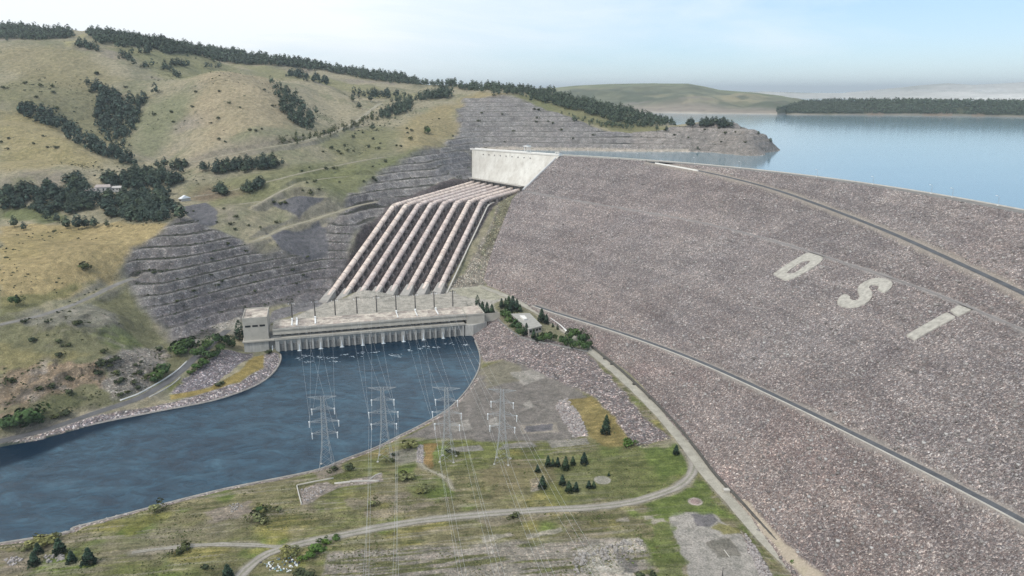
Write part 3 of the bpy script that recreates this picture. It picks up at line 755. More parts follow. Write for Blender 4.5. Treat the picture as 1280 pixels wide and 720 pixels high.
def dam_xy(s, d):
    cx = np.interp(s, CS, CREST[:, 0]); cy = np.interp(s, CS, CREST[:, 1]); tx = np.interp(s, CS, _tx); ty = np.interp(s, CS, _ty)
    n = np.hypot(tx, ty)
    return cx + ty / n * d, cy - tx / n * d
DX, DY = dam_xy(SS, DD)
DZ = CREST_Z - DD * face_k(SS)
dP = np.stack([DX.ravel(), DY.ravel()], -1); dz = DZ.ravel().copy(); ND2 = len(dz)
dz = dz + (fbm(dP[:, 0], dP[:, 1], 60, 3, 101) * .9 + fbm(dP[:, 0], dP[:, 1], 6, 2, 102) * .35 + RNG.uniform(-.2, .2, ND2)) * np.repeat(sstep(0, 4, dgrid), NS)
dcol = np.empty((ND2, 3), np.float32); dst = np.ones(ND2, np.float32)
dx_, dy_ = dP[:, 0], dP[:, 1]
q1 = fbm(dx_, dy_, 180, 4, 111); q2 = fbm(dx_, dy_, 50, 4, 112); q3 = fbm(dx_, dy_, 12, 3, 113); q4 = fbm(dx_ , dy_, 28, 3, 117)
dcol[:] = (.214, .199, .189)
def dput(m, c, st=None):
    m = np.clip(m, 0, 1)[:, None]; dcol[:] = dcol * (1 - m) + L3(*c)[None] * (1 + .12 * q3[:, None]) * m
    if st is not None: dst[:] = dst * (1 - m[:, 0]) + st * m[:, 0]
dput(sstep(0, .5, q1) * .6, (.226, .204, .192))
dput(sstep(.05, .5, -q1) * .6, (.19, .18, .174))
dput(sstep(.1, .5, q2) * .5, (.25, .236, .226))
dput(sstep(.1, .5, q4) * .45, (.165, .155, .15))
hgt_ = dz
dput(sstep(75, 15, hgt_ + 25 * q2) * .6, (.216, .186, .168))
dput(sstep(.15, .45, fbm(dx_, dy_, 40, 3, 114)) * sstep(60, 20, hgt_) * .5, (.232, .19, .176))
def cut(L, w, paint, verge, depth=.1, shift=0.0):
    lo = L[:, :2].min(0) - 30; hi = L[:, :2].max(0) + 30
    idx = np.nonzero((dx_ > lo[0]) & (dx_ < hi[0]) & (dy_ > lo[1]) & (dy_ < hi[1]))[0]
    d, s, z, sd_ = line_near(dP[idx], L)
    m = sstep(w * .5 + 3.4, w * .5 + .6, d)
    dz[idx] = dz[idx] * (1 - m) + (z - depth) * m
    mm = np.zeros(ND2); mm[idx] = sstep(w * .5 + verge, w * .5 + verge * .35, d + q3[idx] * 1.6)
    dput(mm * .9, paint, .12)
cut(RAMP, 7.5, (.25, .225, .195), 3.6)
cut(LOWR, 6.0, (.235, .215, .195), 2.6)
cut(BERM, 2.8, (.255, .24, .228), 2.0)
def fpoly(px): return hit_face(px)
_ms = poly_sd(dP, fpoly([(908,606),(917,622),(936,628),(950,642),(965,660),(1000,694),(1028,716),(1046,742),(1080,800),(1060,800),(1000,724),(940,650)])) + 2.2 * q3 + 1.5 * q2
# the letters lie on levelled rock
def crop5(pts, x0=960., y0=300., k=280. / 1280.): return [(x0 + a * k, y0 + b * k) for a, b in pts]
D_o = crop5([(30,195),(100,146),(170,104),(207,82),(228,76),(250,80),(290,92),(312,102),(311,116),(300,128),(275,147),(225,178),(180,204),(150,218),(120,228),(95,231),(78,222),(55,212)])
D_i = crop5([(104,192),(130,168),(165,143),(200,123),(238,117),(240,126),(222,142),(195,162),(165,182),(145,193),(120,195)])
S_o = crop5([(440,312),(425,316),(405,332),(394,352),(400,368),(420,380),(450,387),(485,387),(520,380),(555,365),(580,348),(594,325),(592,303),(583,286),(575,275),(578,266),(592,258),(612,256),(630,262),(634,273),(624,284),(650,298),(668,300),(688,290),(704,272),(710,252),(702,240),(680,228),(650,221),(615,221),(580,228),(548,243),(525,258),(511,277),(511,295),(519,312),(524,328),(517,341),(500,348),(480,348),(466,338),(468,326)])
I_o = crop5([(790,546),(900,482),(1000,426),(1020,418),(1062,440),(1068,446),(1010,478),(920,526),(838,574)])
I_d = crop5([(1042,404),(1085,378),(1120,388),(1158,402),(1092,436),(1068,428)])
for _l in (D_o, S_o, I_o, I_d):
    _m = sstep(2.5, .6, poly_sd(dP, fpoly(_l))); dz = dz * (1 - _m) + (DZ.ravel() - .25) * _m
dput(sstep(.8, -.8, _ms), (.33, .285, .225), .1)
dput(sstep(1.0, -1.0, _ms) * sstep(.3, .6, q2 + .4 * q3) * .7, (.2, .19, .11), .1)
t = NT('dam_riprap')
a = t.attr('col'); b = t.attr('stone'); p = t.pos()
v = t.voro(.95, p); v2 = t.voro(1.9, p)
sc = t.n.new('ShaderNodeSeparateColor'); t.link(v.outputs['Color'], sc.inputs[0])
sc2 = t.n.new('ShaderNodeSeparateColor'); t.link(v2.outputs['Color'], sc2.inputs[0])
bandn = t.noise(.02, 4, .6, p, (.25, .25, 6.0))
st1 = t.ramp(sc.outputs[0], [(0, (.6,.58,.58)), (.5, (.9,.88,.88)), (.8, (1.1,1.08,1.08)), (.93, (1.5,1.47,1.45)), (1, (2.2,2.18,2.12))])
st2 = t.ramp(sc2.outputs[0], [(0, (.62,.6,.62)), (.6, (.97,.96,.96)), (.9, (1.35,1.33,1.32)), (1, (2.0,2.0,2.0))])
tint = t.ramp(sc.outputs[1], [(0, (1.06,.97,.96)), (.5, (1,1,1)), (1, (.95,.99,1.05))])
big = t.noise(.035, 4, .65, p)
c = t.mix(1, a.outputs['Color'], t.mix(1, t.mix(1, st1, st2, 'MULTIPLY'), tint, 'MULTIPLY'), 'MULTIPLY')
c = t.mix(1, c, t.ramp(big, [(.3, (.84,.84,.86)), (.7, (1.17,1.16,1.14))]), 'MULTIPLY')
c = t.mix(1, c, t.ramp(bandn, [(.3, (.8,.79,.79)), (.5, (1,1,1)), (.7, (1.2,1.19,1.17))]), 'MULTIPLY')
plain = t.mix(1, a.outputs['Color'], t.ramp(t.noise(.8, 4, .7, p), [(.25, (.75,.75,.75)), (.75, (1.2,1.2,1.2))]), 'MULTIPLY')
t.color(t.mix(b.outputs['Fac'], plain, c)); t.rgh(.95); t.b.inputs['Specular IOR Level'].default_value = .12
t.bump(t.math('MULTIPLY', t.math('SUBTRACT', 1.4, t.math('ADD', v.outputs['Distance'], t.math('MULTIPLY', v2.outputs['Distance'], .5))), b.outputs['Fac']), .9, .9)
M['dam_riprap'] = t.m
M['pale_concrete'] = simple_mat('pale_concrete', (.50, .475, .43), .85, .1, .15)
DAM = empty('rockfill_dam', (float(dx_[NS // 2]), float(dy_[NS // 2]), 0))
tag(DAM, 'huge grey purple rockfill dam filling the right half of the view', 'dam')
def to_parent(o, root): o.parent = root; o.matrix_parent_inverse = root.matrix_world.inverted(); return o
dcol *= np.array([1.17, 1.155, 1.15], np.float32)
bpy.context.view_layer.update()
inv = np.array(DAM.location)
me = np_mesh('riprap_face', np.column_stack([dx_, dy_, dz]) - inv, grid_faces(ND, NS)[:, ::-1], True)
at = me.attributes.new('col', 'FLOAT_COLOR', 'POINT'); at.data.foreach_set('color', np.concatenate([dcol, np.ones((ND2, 1), np.float32)], 1).ravel())
at = me.attributes.new('stone', 'FLOAT', 'POINT'); at.data.foreach_set('value', dst.astype(np.float32))
me.update()
link('riprap_face', me, M['dam_riprap'], DAM)
# crest: road on top, upstream slope, parapets
def strip(name, secs, mat, parent, s_a, s_b, n=220, smooth=False):
    """sweep a cross-section [(d, z)] along the crest"""
    ss = np.linspace(s_a, s_b, n); V = []
    for d, z in secs:
        x, y = dam_xy(ss, np.full(n, d)); V.append(np.column_stack([x, y, np.full(n, z)]))
    V = np.array(V).transpose(1, 0, 2).reshape(-1, 3) - inv
    m = np_mesh(name, V, grid_faces(n, len(secs)), smooth)
    bm = bmesh.new(); bm.from_mesh(m); bmesh.ops.recalc_face_normals(bm, faces=bm.faces); bm.to_mesh(m); bm.free()
    return link(name, m, mat, parent)
M['upstream_rock'] = simple_mat('upstream_rock', (.24, .22, .22), .95, .3, .4)
strip('upstream_slope', [(-14.0, 165.0), (-62, 138)], M['upstream_rock'], DAM, S0 - 10, s_end)
strip('crest_road', [(.1, 164.98), (-2, 165.06), (-12, 165.06), (-14.0, 164.99)], M['worn_asphalt'], DAM, S0 - 10, s_end)
strip('parapet', [(-12.6, 165.0), (-12.6, 166.1), (-13.2, 166.1), (-13.2, 165.0)], M['pale_concrete'], DAM, S0, s_end)
strip('kerb', [(-.2, 164.9), (-.2, 165.5), (-.7, 165.5), (-.7, 164.9)], M['pale_concrete'], DAM, S0, S0 + 165)
# single boulders of every size lying on the face
rr = np.random.default_rng(41); nb = 15000; bi_ = rr.integers(0, ND2, nb * 2); keep_ = dst[bi_] > .8
keep_ &= (fbm(dx_[bi_], dy_[bi_], 70, 3, 131) + .8 * fbm(dx_[bi_], dy_[bi_], 18, 2, 132) + rr.uniform(-.5, .5, nb * 2)) > -.1
bi_ = bi_[keep_][:nb]
for _l in (D_o, S_o, I_o, I_d): bi_ = bi_[poly_sd(dP[bi_], fpoly(_l)) > 2.0]
for _L, _w in ((RAMP, 5.5), (LOWR, 4.6), (BERM, 2.0)): bi_ = bi_[line_near(dP[bi_], _L)[0] > _w]
nb = len(bi_); bs_ = .38 + .72 * rr.uniform(0, 1, nb) ** 4
base_ = np.array([(a, b, c) for c in (-.7, .8) for a, b in ((-1, -1), (1, -1), (1, 1), (-1, 1))], float)
bv_ = base_[None] * rr.uniform(.55, 1.15, (nb, 8, 3)) * bs_[:, None, None]
an_ = rr.uniform(0, 2 * pi, nb); ca_, sa_ = np.cos(an_)[:, None], np.sin(an_)[:, None]
bv_ = np.stack([bv_[..., 0] * ca_ - bv_[..., 1] * sa_, bv_[..., 0] * sa_ + bv_[..., 1] * ca_, bv_[..., 2]], -1) + np.column_stack([dx_, dy_, dz])[bi_][:, None]
bf_ = (np.array([(0, 3, 2, 1), (4, 5, 6, 7), (0, 1, 5, 4), (1, 2, 6, 5), (2, 3, 7, 6), (3, 0, 4, 7)])[None] + (np.arange(nb) * 8)[:, None, None]).reshape(-1, 4)
t = NT('boulder'); g = t.n.new('ShaderNodeNewGeometry')
t.color(t.mix(1, t.ramp(g.outputs['Random Per Island'], [(0, (.145,.13,.122)), (.4, (.24,.218,.206)), (.7, (.31,.288,.272)), (.92, (.42,.395,.378)), (1, (.50,.48,.46))]), t.ramp(t.noise(1.3, 3, .6), [(.3, (.8,.8,.8)), (.7, (1.15,1.15,1.15))]), 'MULTIPLY')); t.rgh(.95)
M['boulder'] = t.m
tag(link('riprap_boulders', np_mesh('riprap_boulders', bv_.reshape(-1, 3), bf_), M['boulder']), 'grey and whitish boulders strewn over the whole dam face', kind='stuff')
def dam_ribbon(name, L, w, mat, lift=.12):
    L2 = L.copy(); L2[:, :3] -= inv
    o = ribbon(name, L2, w, mat, lift, .15, 7, None, DAM); return o
M['dam_asphalt'] = road_mat('dam_asphalt', (.098, .102, .110))
M['dam_track'] = road_mat('dam_track', (.235, .218, .21), .15)
dam_ribbon('ramp_road', RAMP, 6.2, M['dam_asphalt'])
dam_ribbon('lower_road', LOWR, 5.0, M['dam_asphalt'])
dam_ribbon('berm_track', BERM, 2.6, M['dam_track'])
# low concrete wall along the outer edge of the lower road and the start of the ramp
def offset_line(L, off):
    d = np.gradient(L[:, :2], axis=0); d /= np.linalg.norm(d, axis=1)[:, None]
    o = L.copy(); o[:, 0] += d[:, 1] * off; o[:, 1] -= d[:, 0] * off; return o      # positive = right hand of travel
def wall_along(name, L, h, th, mat, parent, base=-.4):
    A = offset_line(L, -th / 2); B = offset_line(L, th / 2); V = []
    for q, z in ((A, base), (A, h), (B, h), (B, base)):
        w_ = q.copy(); w_[:, 2] += z; V.append(w_)
    V = np.array(V).transpose(1, 0, 2).reshape(-1, 3)
    if parent is not None: V = V - np.array(parent.location)
    m = np_mesh(name, V, grid_faces(len(L), 4))
    bm = bmesh.new(); bm.from_mesh(m)
    vs = list(bm.verts); bm.faces.new([vs[i] for i in (0, 1, 2, 3)]); k = len(L) * 4 - 4; bm.faces.new([vs[k + i] for i in (3, 2, 1, 0)])
    bmesh.ops.recalc_face_normals(bm, faces=bm.faces); bm.to_mesh(m); bm.free()
    return link(name, m, mat, parent)
wall_along('road_kerb', offset_line(LOWR, 2.9), .5, .5, M['pale_concrete'], DAM)
_i = int(np.argmin(np.abs(RAMP[:, 0] - at_z(873, 213, 160)[0])))
M['white_concrete'] = simple_mat('white_concrete', (.74, .72, .68), .8, .06, .2)
wall_along('ramp_parapet', offset_line(RAMP[3:_i + 2], 3.4), 1.5, .8, M['white_concrete'], DAM)
# dark drain wall between the toe road and the rockfill
M['drain_wall'] = simple_mat('drain_wall', (.10, .095, .085), .9, .2, .5)
_tl = offset_line(R_TOE, -4.7)
o = wall_along('toe_wall', _tl[(_tl[:, 1] < 690)], 2.4, .9, M['drain_wall'], None, -1.0)
tag(o, 'long dark low wall along the dam side of the pale toe road', 'wall')

# ------------------------------------------------------------------ the three white letters laid out in concrete on the rockfill
M['letter'] = simple_mat('letter_concrete', (.41, .388, .343), .85, .2, .35)
def letter(name, loops, label, part=None, parent=None, lift=.7):
    """extruded outline draped on the slope; loops = outer (+ holes) in photo coordinates, triangulated on the face"""
    from mathutils.geometry import tessellate_polygon
    q = [fpoly(l) for l in loops]
    root = empty(name, tuple(q[0].mean(0))) if parent is None else parent
    base = np.array(root.location)
    allp = np.vstack(q); tri = tessellate_polygon([[Vector((*p[:2], 0)) for p in l] for l in q])
    # face normal direction for thickness
    up = np.array([.38, .22, .9]) * lift
    n = len(allp)
    v = list(allp + up - base) + list(allp - up - base)
    f = [tuple(t) for t in tri] + [tuple(n + i for i in t) for t in tri]
    o = 0
    for l in q:
        k = len(l); f += [(o + i, o + (i + 1) % k, n + o + (i + 1) % k, n + o + i) for i in range(k)]; o += k
    mb = MB(); mb.add(v, f)
    if parent is None: 
        tag(root, label, 'ground letter', 'white letters on the dam face')
    mb.build(part or 'letter_slab', M['letter'], root)
    return root
letter('letter_slab', [D_o, D_i], 'white letter D, the first and leftmost of three on the dam face', 'slab')
letter('letter_slab', [S_o], 'white curling letter S in the middle of the three on the dam face', 'slab')
I = letter('letter_slab', [I_o], 'white letter I with a separate square dot, rightmost of the three letters', 'stroke')
letter('x', [I_d], '', 'dot', I)

# ------------------------------------------------------------------ water
t = NT('river_water')
p = t.pos(); dk = t.attr('dark_refl')
n1_ = t.noise(.022, 6, .6, p, (1, 1.5, 1)); n2_ = t.noise(.06, 6, .66, p, (1, 1.7, 1))
wv = t.noise(.8, 3, .6, p)
for _n in list(t.n):
    if _n.type == 'TEX_NOISE': _n.inputs['Distortion'].default_value = 1.6
c = t.ramp(n1_, [(.3, (.007, .029, .054)), (.5, (.014, .048, .08)), (.7, (.032, .082, .122))])
c = t.mix(1, c, t.ramp(n2_, [(.32, (.6, .62, .66)), (.52, (1, 1, 1)), (.7, (1.6, 1.55, 1.48))]), 'MULTIPLY')
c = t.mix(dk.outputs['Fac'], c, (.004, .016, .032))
t.color(c); t.rgh(.12); t.b.inputs['IOR'].default_value = 1.33; t.link(t.math('MULTIPLY_ADD', dk.outputs['Fac'], -.34, .38), t.b.inputs['Specular IOR Level'])  # sky mirroring weakened where the dark reflection is painted
hh = t.math('ADD', t.math('MULTIPLY', n1_, 3.0), t.math('ADD', t.math('MULTIPLY', n2_, 1.6), t.math('MULTIPLY', wv, .22)))
t.bump(hh, .3, 1.0)
M['river_water'] = t.m
_gx, _gy = np.meshgrid(np.arange(-760, 42, 4.0), np.arange(250, 832, 4.0)); _rp = np.stack([_gx.ravel(), _gy.ravel()], -1)
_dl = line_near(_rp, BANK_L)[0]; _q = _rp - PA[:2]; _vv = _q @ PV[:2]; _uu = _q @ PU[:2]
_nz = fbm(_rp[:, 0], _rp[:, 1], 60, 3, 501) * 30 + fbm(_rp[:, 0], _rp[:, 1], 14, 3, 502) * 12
# dark reflection along the far bank and power station, painted into the water colour
_dark_mirror = np.maximum(sstep(8, -8, _dl - 105 * sstep(-300, -440, _rp[:, 0]) + _nz * .5), .85 * sstep(-75, -18, _vv + _nz * .8) * sstep(-30, 0, _uu))
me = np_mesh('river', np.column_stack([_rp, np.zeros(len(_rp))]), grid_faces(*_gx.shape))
at = me.attributes.new('dark_refl', 'FLOAT', 'POINT'); at.data.foreach_set('value', _dark_mirror.astype(np.float32))
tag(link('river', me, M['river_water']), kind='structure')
t = NT('lake_water')
p = t.pos()
a_ = t.noise(.0012, 4, .55, p, (1, 3.0, 1)); b_ = t.noise(.35, 3, .6, p)
t.color(t.ramp(a_, [(.3, (.15, .24, .285)), (.7, (.18, .27, .315))])); t.rgh(.10); t.b.inputs['IOR'].default_value = 1.33; t.b.inputs['Specular IOR Level'].default_value = .5
t.bump(b_, .05, .5)
M['lake_water'] = t.m
_x, _y = dam_xy(np.linspace(S0 - 60, s_end, 40), np.full(40, -20.0))
_lk = [(float(x), float(y)) for x, y in zip(_x, _y)] + [(1200, 200), (40000, 200), (40000, 45000), (-6000, 45000), (-700, 5200), (-20, 3000), (-60, 1400)]
me = bpy.data.meshes.new('reservoir'); me.from_pydata([(a, b, LAKE_Z) for a, b in _lk], [], [tuple(range(len(_lk)))]); me.update()
if me.polygons[0].normal.z < 0: me.flip_normals()
tag(link('reservoir', me, M['lake_water']), kind='structure')
# concrete lip along both river banks
M['bank_lip'] = simple_mat('bank_lip', (.33, .305, .275), .9, .2, .3)
for nm, L, lab in (('bank_wall', BANK_L[:-1], 'pale concrete lip along the far stony bank of the river'), ('bank_wall', BANK_R[2:150], 'pale concrete lip curving round the near bank beside the flats')):
    q = L.copy(); q[:, 2] = 0
    o = wall_along(nm, q, .85, 1.3, M['bank_lip'], None, -2.5); tag(o, lab, 'bank wall')
# ------------------------------------------------------------------ power station
M['concrete'] = simple_mat('concrete', (.45, .42, .365), .88, .12, .12)
M['dark_concrete'] = simple_mat('dark_concrete', (.225, .22, .21), .9, .18, .25)
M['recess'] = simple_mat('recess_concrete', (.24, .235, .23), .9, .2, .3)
M['dark_glass'] = simple_mat('dark_glass', (.02, .022, .026), .25, .2, 1.0, .5)
M['steel_dark'] = simple_mat('dark_steel', (.09, .085, .08), .6, .15, .8)
M['white_paint'] = simple_mat('white_paint', (.78, .78, .76), .5, .04, 1.0)
M['insulator'] = simple_mat('white_insulator', (.86, .88, .90), .3, .03, 1.0, .5)
M['galvanised'] = simple_mat('galvanised_steel', (.42, .44, .46), .5, .08, 1.0, .4, .25)
t = NT('stained_wall')
p = t.objc()
n = t.noise(.5, 5, .65, p, (1, 1, .18)); n2 = t.noise(.09, 3, .5, p)
c = t.ramp(n, [(.3, (.29, .285, .27)), (.55, (.45, .435, .40)), (.75, (.58, .565, .52))])
t.color(t.mix(.35, c, t.ramp(n2, [(.35, (.32, .315, .295)), (.65, (.50, .48, .44))]))); t.rgh(.9); M['stained_wall'] = t.m
t = NT('stained_roof')
p = t.objc()
a = t.noise(.055, 5, .62, p); b = t.noise(.25, 4, .6, p); vv = t.voro(.075, p)
c = t.ramp(a, [(.36, (.20, .175, .16)), (.47, (.33, .27, .235)), (.53, (.62, .555, .465)), (.64, (.44, .355, .31))])
c = t.mix(.35, c, t.ramp(b, [(.4, (.22, .18, .155)), (.58, (.62, .57, .49))]))
t.color(c); t.rgh(.9); M['stained_roof'] = t.m
ROT = math.atan2(PU[1], PU[0])
PS = empty('power_station', tuple(PA), ROT)
tag(PS, 'long low concrete power station with square end tower at the head of the river', 'power station')
def loc_uv(p):
    q = np.asarray(p) - PA; return float(q @ PU), float(q @ PV), float(q[2])
LEN = 198.0
mb = MB(); mb.box(0, LEN, 2.0, 8, -7, 12.6); mb.build('tailrace_wall', M['stained_wall'], PS)
mb = MB(); mb.box(-1, LEN + 1, -.7, 8.2, 12.7, 14.0); mb.box(-1, LEN + 1, -.7, -.35, 14.0, 14.9); mb.build('deck', M['concrete'], PS)
NU = 9
for i in range(NU):
    u0 = 2 + i * (LEN - 4) / NU; w = (LEN - 4) / NU
    for a_, b_ in ((u0 - 2.0, u0 + 2.0), (u0 + w * .36 - .9, u0 + w * .36 + .9), (u0 + w * .64 - .9, u0 + w * .64 + .9)):
        mb = MB(); mb.hexa([(a_, -.2 if b_ - a_ > 2 else .4, -7), (b_, -.2 if b_ - a_ > 2 else .4, -7), (b_, 2.02, -7), (a_, 2.02, -7), (a_, .1, 12.7), (b_, .1, 12.7), (b_, 2.02, 12.7), (a_, 2.02, 12.7)])
        mb.build('pier', M['stained_wall'], PS)
    for a_, b_ in ((u0 + 2.0, u0 + w * .36 - .9), (u0 + w * .36 + .9, u0 + w * .64 - .9), (u0 + w * .64 + .9, u0 + w - 2.0)):
        mb = MB(); mb.box(a_, b_, .9, 2.02, 9.8, 12.7); mb.build('lintel', M['stained_wall'], PS)
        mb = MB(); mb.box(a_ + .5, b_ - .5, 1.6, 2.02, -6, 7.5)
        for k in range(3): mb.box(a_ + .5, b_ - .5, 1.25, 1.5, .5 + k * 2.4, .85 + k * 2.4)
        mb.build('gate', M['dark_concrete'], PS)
mb = MB(); mb.box(LEN - 1.9, LEN, -.2, 2.02, -7, 12.7); mb.build('pier', M['stained_wall'], PS)
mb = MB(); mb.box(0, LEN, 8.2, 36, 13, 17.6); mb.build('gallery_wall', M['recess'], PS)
for i in range(27):
    u = 4 + i * 7.2
    mb = MB(); mb.box(u, u + 4.6, 8.0, 8.22, 14.9, 16.8)
    mb.box(u + 1.5, u + 1.65, 7.92, 8.0, 14.9, 16.8); mb.box(u + 3.0, u + 3.15, 7.92, 8.0, 14.9, 16.8)
    mb.build('window', M['dark_glass'], PS)
mb = MB(); mb.box(-2, LEN + 4, 5.2, 38, 16.9, 22.4); mb.box(-2, LEN + 4, 4.6, 5.2, 17.0, 18.6); mb.box(-2, LEN + 4, 4.4, 5.2, 21.6, 23.1)
mb.box(-2, LEN + 4, 37.2, 38.2, 22.4, 23.2); mb.box(-2, -1.3, 5.2, 37.2, 22.4, 23.1); mb.box(LEN + 3.3, LEN + 4, 5.2, 37.2, 22.4, 23.1)
mb.build('hall', M['concrete'], PS)
mb = MB()
for i in range(16):
    u = -1.2 + i * (LEN + 4.4) / 16
    mb.box(u + .08, u + (LEN + 4.4) / 16 - .08, 9.4, 37.1, 22.41, 22.62)
mb.build('roof', M['stained_roof'], PS)
mb = MB(); mb.box(-1.2, LEN + 3.2, 5.3, 9.2, 22.41, 22.55)
mb.build('roof_gutter', M['dark_concrete'], PS)
for u, s_ in ((17, 1.6), (22, 2.2), (41, 1.8), (128, 1.0), (149, 1.1), (172, 1.4)):
    mb = MB(); mb.box(u - .45 * s_, u + .45 * s_, 14, 34, 22.64, 23.5); mb.box(u - .9, u + .9, 30, 33, 23.5, 25.5)
    mb.build('line_support', M['white_paint'], PS)
# end tower
a0, a1 = loc_uv(at_z(305, 427, 14)), loc_uv(at_z(336, 425, 14))
tu0, tu1, tv = a0[0], a1[0], 2.5
mb = MB(); mb.box(tu0, tu1, tv, tv + 37, 13.9, 36.8); mb.box(tu0, tu1, tv, tv + .7, 36.8, 38); mb.box(tu0, tu1, tv + 36.3, tv + 37, 36.8, 38); mb.box(tu0, tu0 + .7, tv + .7, tv + 36.3, 36.8, 38); mb.box(tu1 - .7, tu1, tv + .7, tv + 36.3, 36.8, 38)
mb.build('tower', M['concrete'], PS)
mb = MB(); mb.box(tu0 + .75, tu1 - .75, tv + .75, tv + 36.2, 36.81, 37.0); mb.box(tu0 + 4, tu0 + 8, tv + 10, tv + 14, 37.0, 38.6); mb.build('tower_roof', M['stained_roof'], PS)
for k in range(3):
    x0 = tu0 + (tu1 - tu0) * (.09 + .29 * k)
    mb = MB(); mb.box(x0, x0 + (tu1 - tu0) * .22, tv - .12, tv + .1, 28.0, 30.0); mb.build('tower_window', M['dark_glass'], PS)
mb = MB(); mb.box(tu0 - 1.5, -1.1, -.6, 40, 12.5, 13.88); mb.build('terrace', M['concrete'], PS)
mb = MB(); mb.box(tu0 - .5, -6.5, 1.2, 30, -6, 12.48); mb.build('quay_wall', M['stained_wall'], PS)
mb = MB(); mb.box(-6.4, -.2, 3.2, 20, -6, 12.4); mb.build('stair_shaft', M['recess'], PS)
mb = MB(); mb.box(tu1 + .1, -2.05, 12, 34, 13.9, 18.5); mb.box(tu1 + .1, -2.05, 12, 13, 18.5, 19.2); mb.build('link_block', M['concrete'], PS)
mb = MB()
for k in range(10): mb.box(tu1 + 1, tu1 + 12, 3.5 + k * .6, 4.1 + k * .6, 13.9, 14.2 + k * .35)
mb.build('steps', M['dark_concrete'], PS)
# right end block with its sloping wing wall
mb = MB(); mb.box(LEN + 4.1, LEN + 24, 4, 38, 12, 22.2); mb.box(LEN + 4.1, LEN + 24, 3.6, 4.4, 21.6, 23.4); mb.box(LEN + 23.2, LEN + 24, 4.4, 38, 22.2, 23.4)
mb.build('end_block', M['concrete'], PS)
mb = MB(); mb.box(LEN + 4.6, LEN + 23, 5, 37, 22.21, 22.5); mb.build('end_roof', M['stained_roof'], PS)
mb = MB(); mb.prism([(LEN + 1.2, .2), (LEN + 10, -1.5), (LEN + 27, 6), (LEN + 27, 16), (LEN + 1.2, 16)], -6, 12.0); mb.build('wing_wall', M['stained_wall'], PS)
mb = MB(); mb.box(LEN + 24.1, LEN + 44, 12, 12.6, 10.5, 20.0); mb.build('wing_parapet', M['concrete'], PS)
# masts behind the hall
mast_proto = None
def copy_tree(o, parent=None):
    c = o.copy(); COL.objects.link(c); 
    if parent is not None: c.parent = parent; c.matrix_parent_inverse = o.matrix_parent_inverse.copy()
    for ch in list(o.children): copy_tree(ch, c)
    return c
mu = [17, 41, 62.5, 86, 107.5, 129, 150.5, 172, 193.5]
for i, u in enumerate(mu):
    p0 = ph(u, 41.5, 17)
    if mast_proto is None:
        r = empty('line_mast', tuple(p0), ROT); mast_proto = r
        tag(r, 'slim dark steel mast in the row standing behind the power station roof', 'mast', 'masts in a row behind the power station')
        mb = MB(); mb.bar((0, 0, 0), (0, 0, 24.5), .75, .5, 6); mb.build('pole', M['steel_dark'], r)
        mb = MB(); mb.bar((-3.2, 0, 23.2), (3.2, 0, 23.2), .22); mb.bar((-3.2, 0, 23.2), (0, 0, 24.4), .1); mb.bar((3.2, 0, 23.2), (0, 0, 24.4), .1); mb.build('cross_arm', M['steel_dark'], r)
        for x in (-3, 0.9, 3): MB().bar((x, 0, 23.0), (x, 0, 21.2), .22, .22, 6).build('insulator', M['insulator'], r)
    else:
        r = copy_tree(mast_proto); r.location = tuple(p0)
for i in range(8):
    a = ph(mu[i], 41.5, 40.4); b = ph(mu[i + 1], 41.5, 40.4); tt = np.linspace(0, 1, 7)[:, None]
    q = a + (b - a) * tt; q[:, 2] -= 1.0 * 4 * (tt * (1 - tt))[:, 0]
    o = MB().tube(q, .12, 4).build('bus_wire', M['steel_dark']); tag(o, 'thin dark wire sagging between two masts behind the power station', 'wire', 'wires between the masts')
# cooling water outlets: pale jets falling from the tailrace wall into white foam
t = NT('foam'); nn = t.noise(1.2, 3, .6); t.color(t.ramp(nn, [(.35, (.45, .50, .54)), (.6, (.74, .78, .8))])); t.rgh(.7); M['foam'] = t.m
for i in range(9):
    u = -3.2 if i == 0 else 2 + i * (LEN - 4) / NU
    mb = MB(); rr = random.Random(i)
    mb.tube([(0, 1.3, 7), (0, .3, 6.4), (0, -.5, 4.2), (0, -1.0, 2.0), (0, -1.3, 0)], [.25, .3, .4, .6, 1.0], 6)
    ring = [(rr.uniform(1.7, 2.7) * cos(k * pi / 7), -1.6 + rr.uniform(1.1, 1.8) * sin(k * pi / 7)) for k in range(14)]
    mb.prism(ring, -.3, .22)
    o = mb.build('water_jet', M['foam']); o.location = tuple(ph(u, -.4 if i else 1.2)); o.rotation_euler = (0, 0, ROT)
    tag(o, 'white jet of cooling water splashing at the foot of the power station wall', 'water jet', 'water jets along the power station') if i else tag(o, 'white water jet beside the square tower, leftmost of the row of jets', 'water jet', 'water jets along the power station')
# patches of churned foam drifting below the gates
mb = MB(); rr = random.Random(5)
for cx_, cy_ in ((382, 445), (372, 448), (407, 448), (414, 447), (493, 443), (497, 445), (526, 436), (532, 433), (455, 441), (440, 446), (420, 452), (582, 431), (388, 452), (400, 446), (430, 443), (470, 440), (512, 438), (545, 434), (562, 430)):
    for k in range(9):
        c0 = at_z(cx_ + rr.gauss(0, 3.5), cy_ + rr.gauss(0, .8), 0); L_ = rr.uniform(.2, .75); an = rr.uniform(0, pi)
        mb.prism([(c0[0] + 2.4 * L_ * cos(an + q) * (1 if j % 2 else .35), c0[1] + L_ * sin(an + q) * (1 if j % 2 else .35)) for j, q in enumerate(np.arange(6) * pi / 3)], -.1, .1)
tag(mb.build('river_foam', M['foam']), 'streaks of foam drifting on the river below the gates', 'foam', kind='stuff')

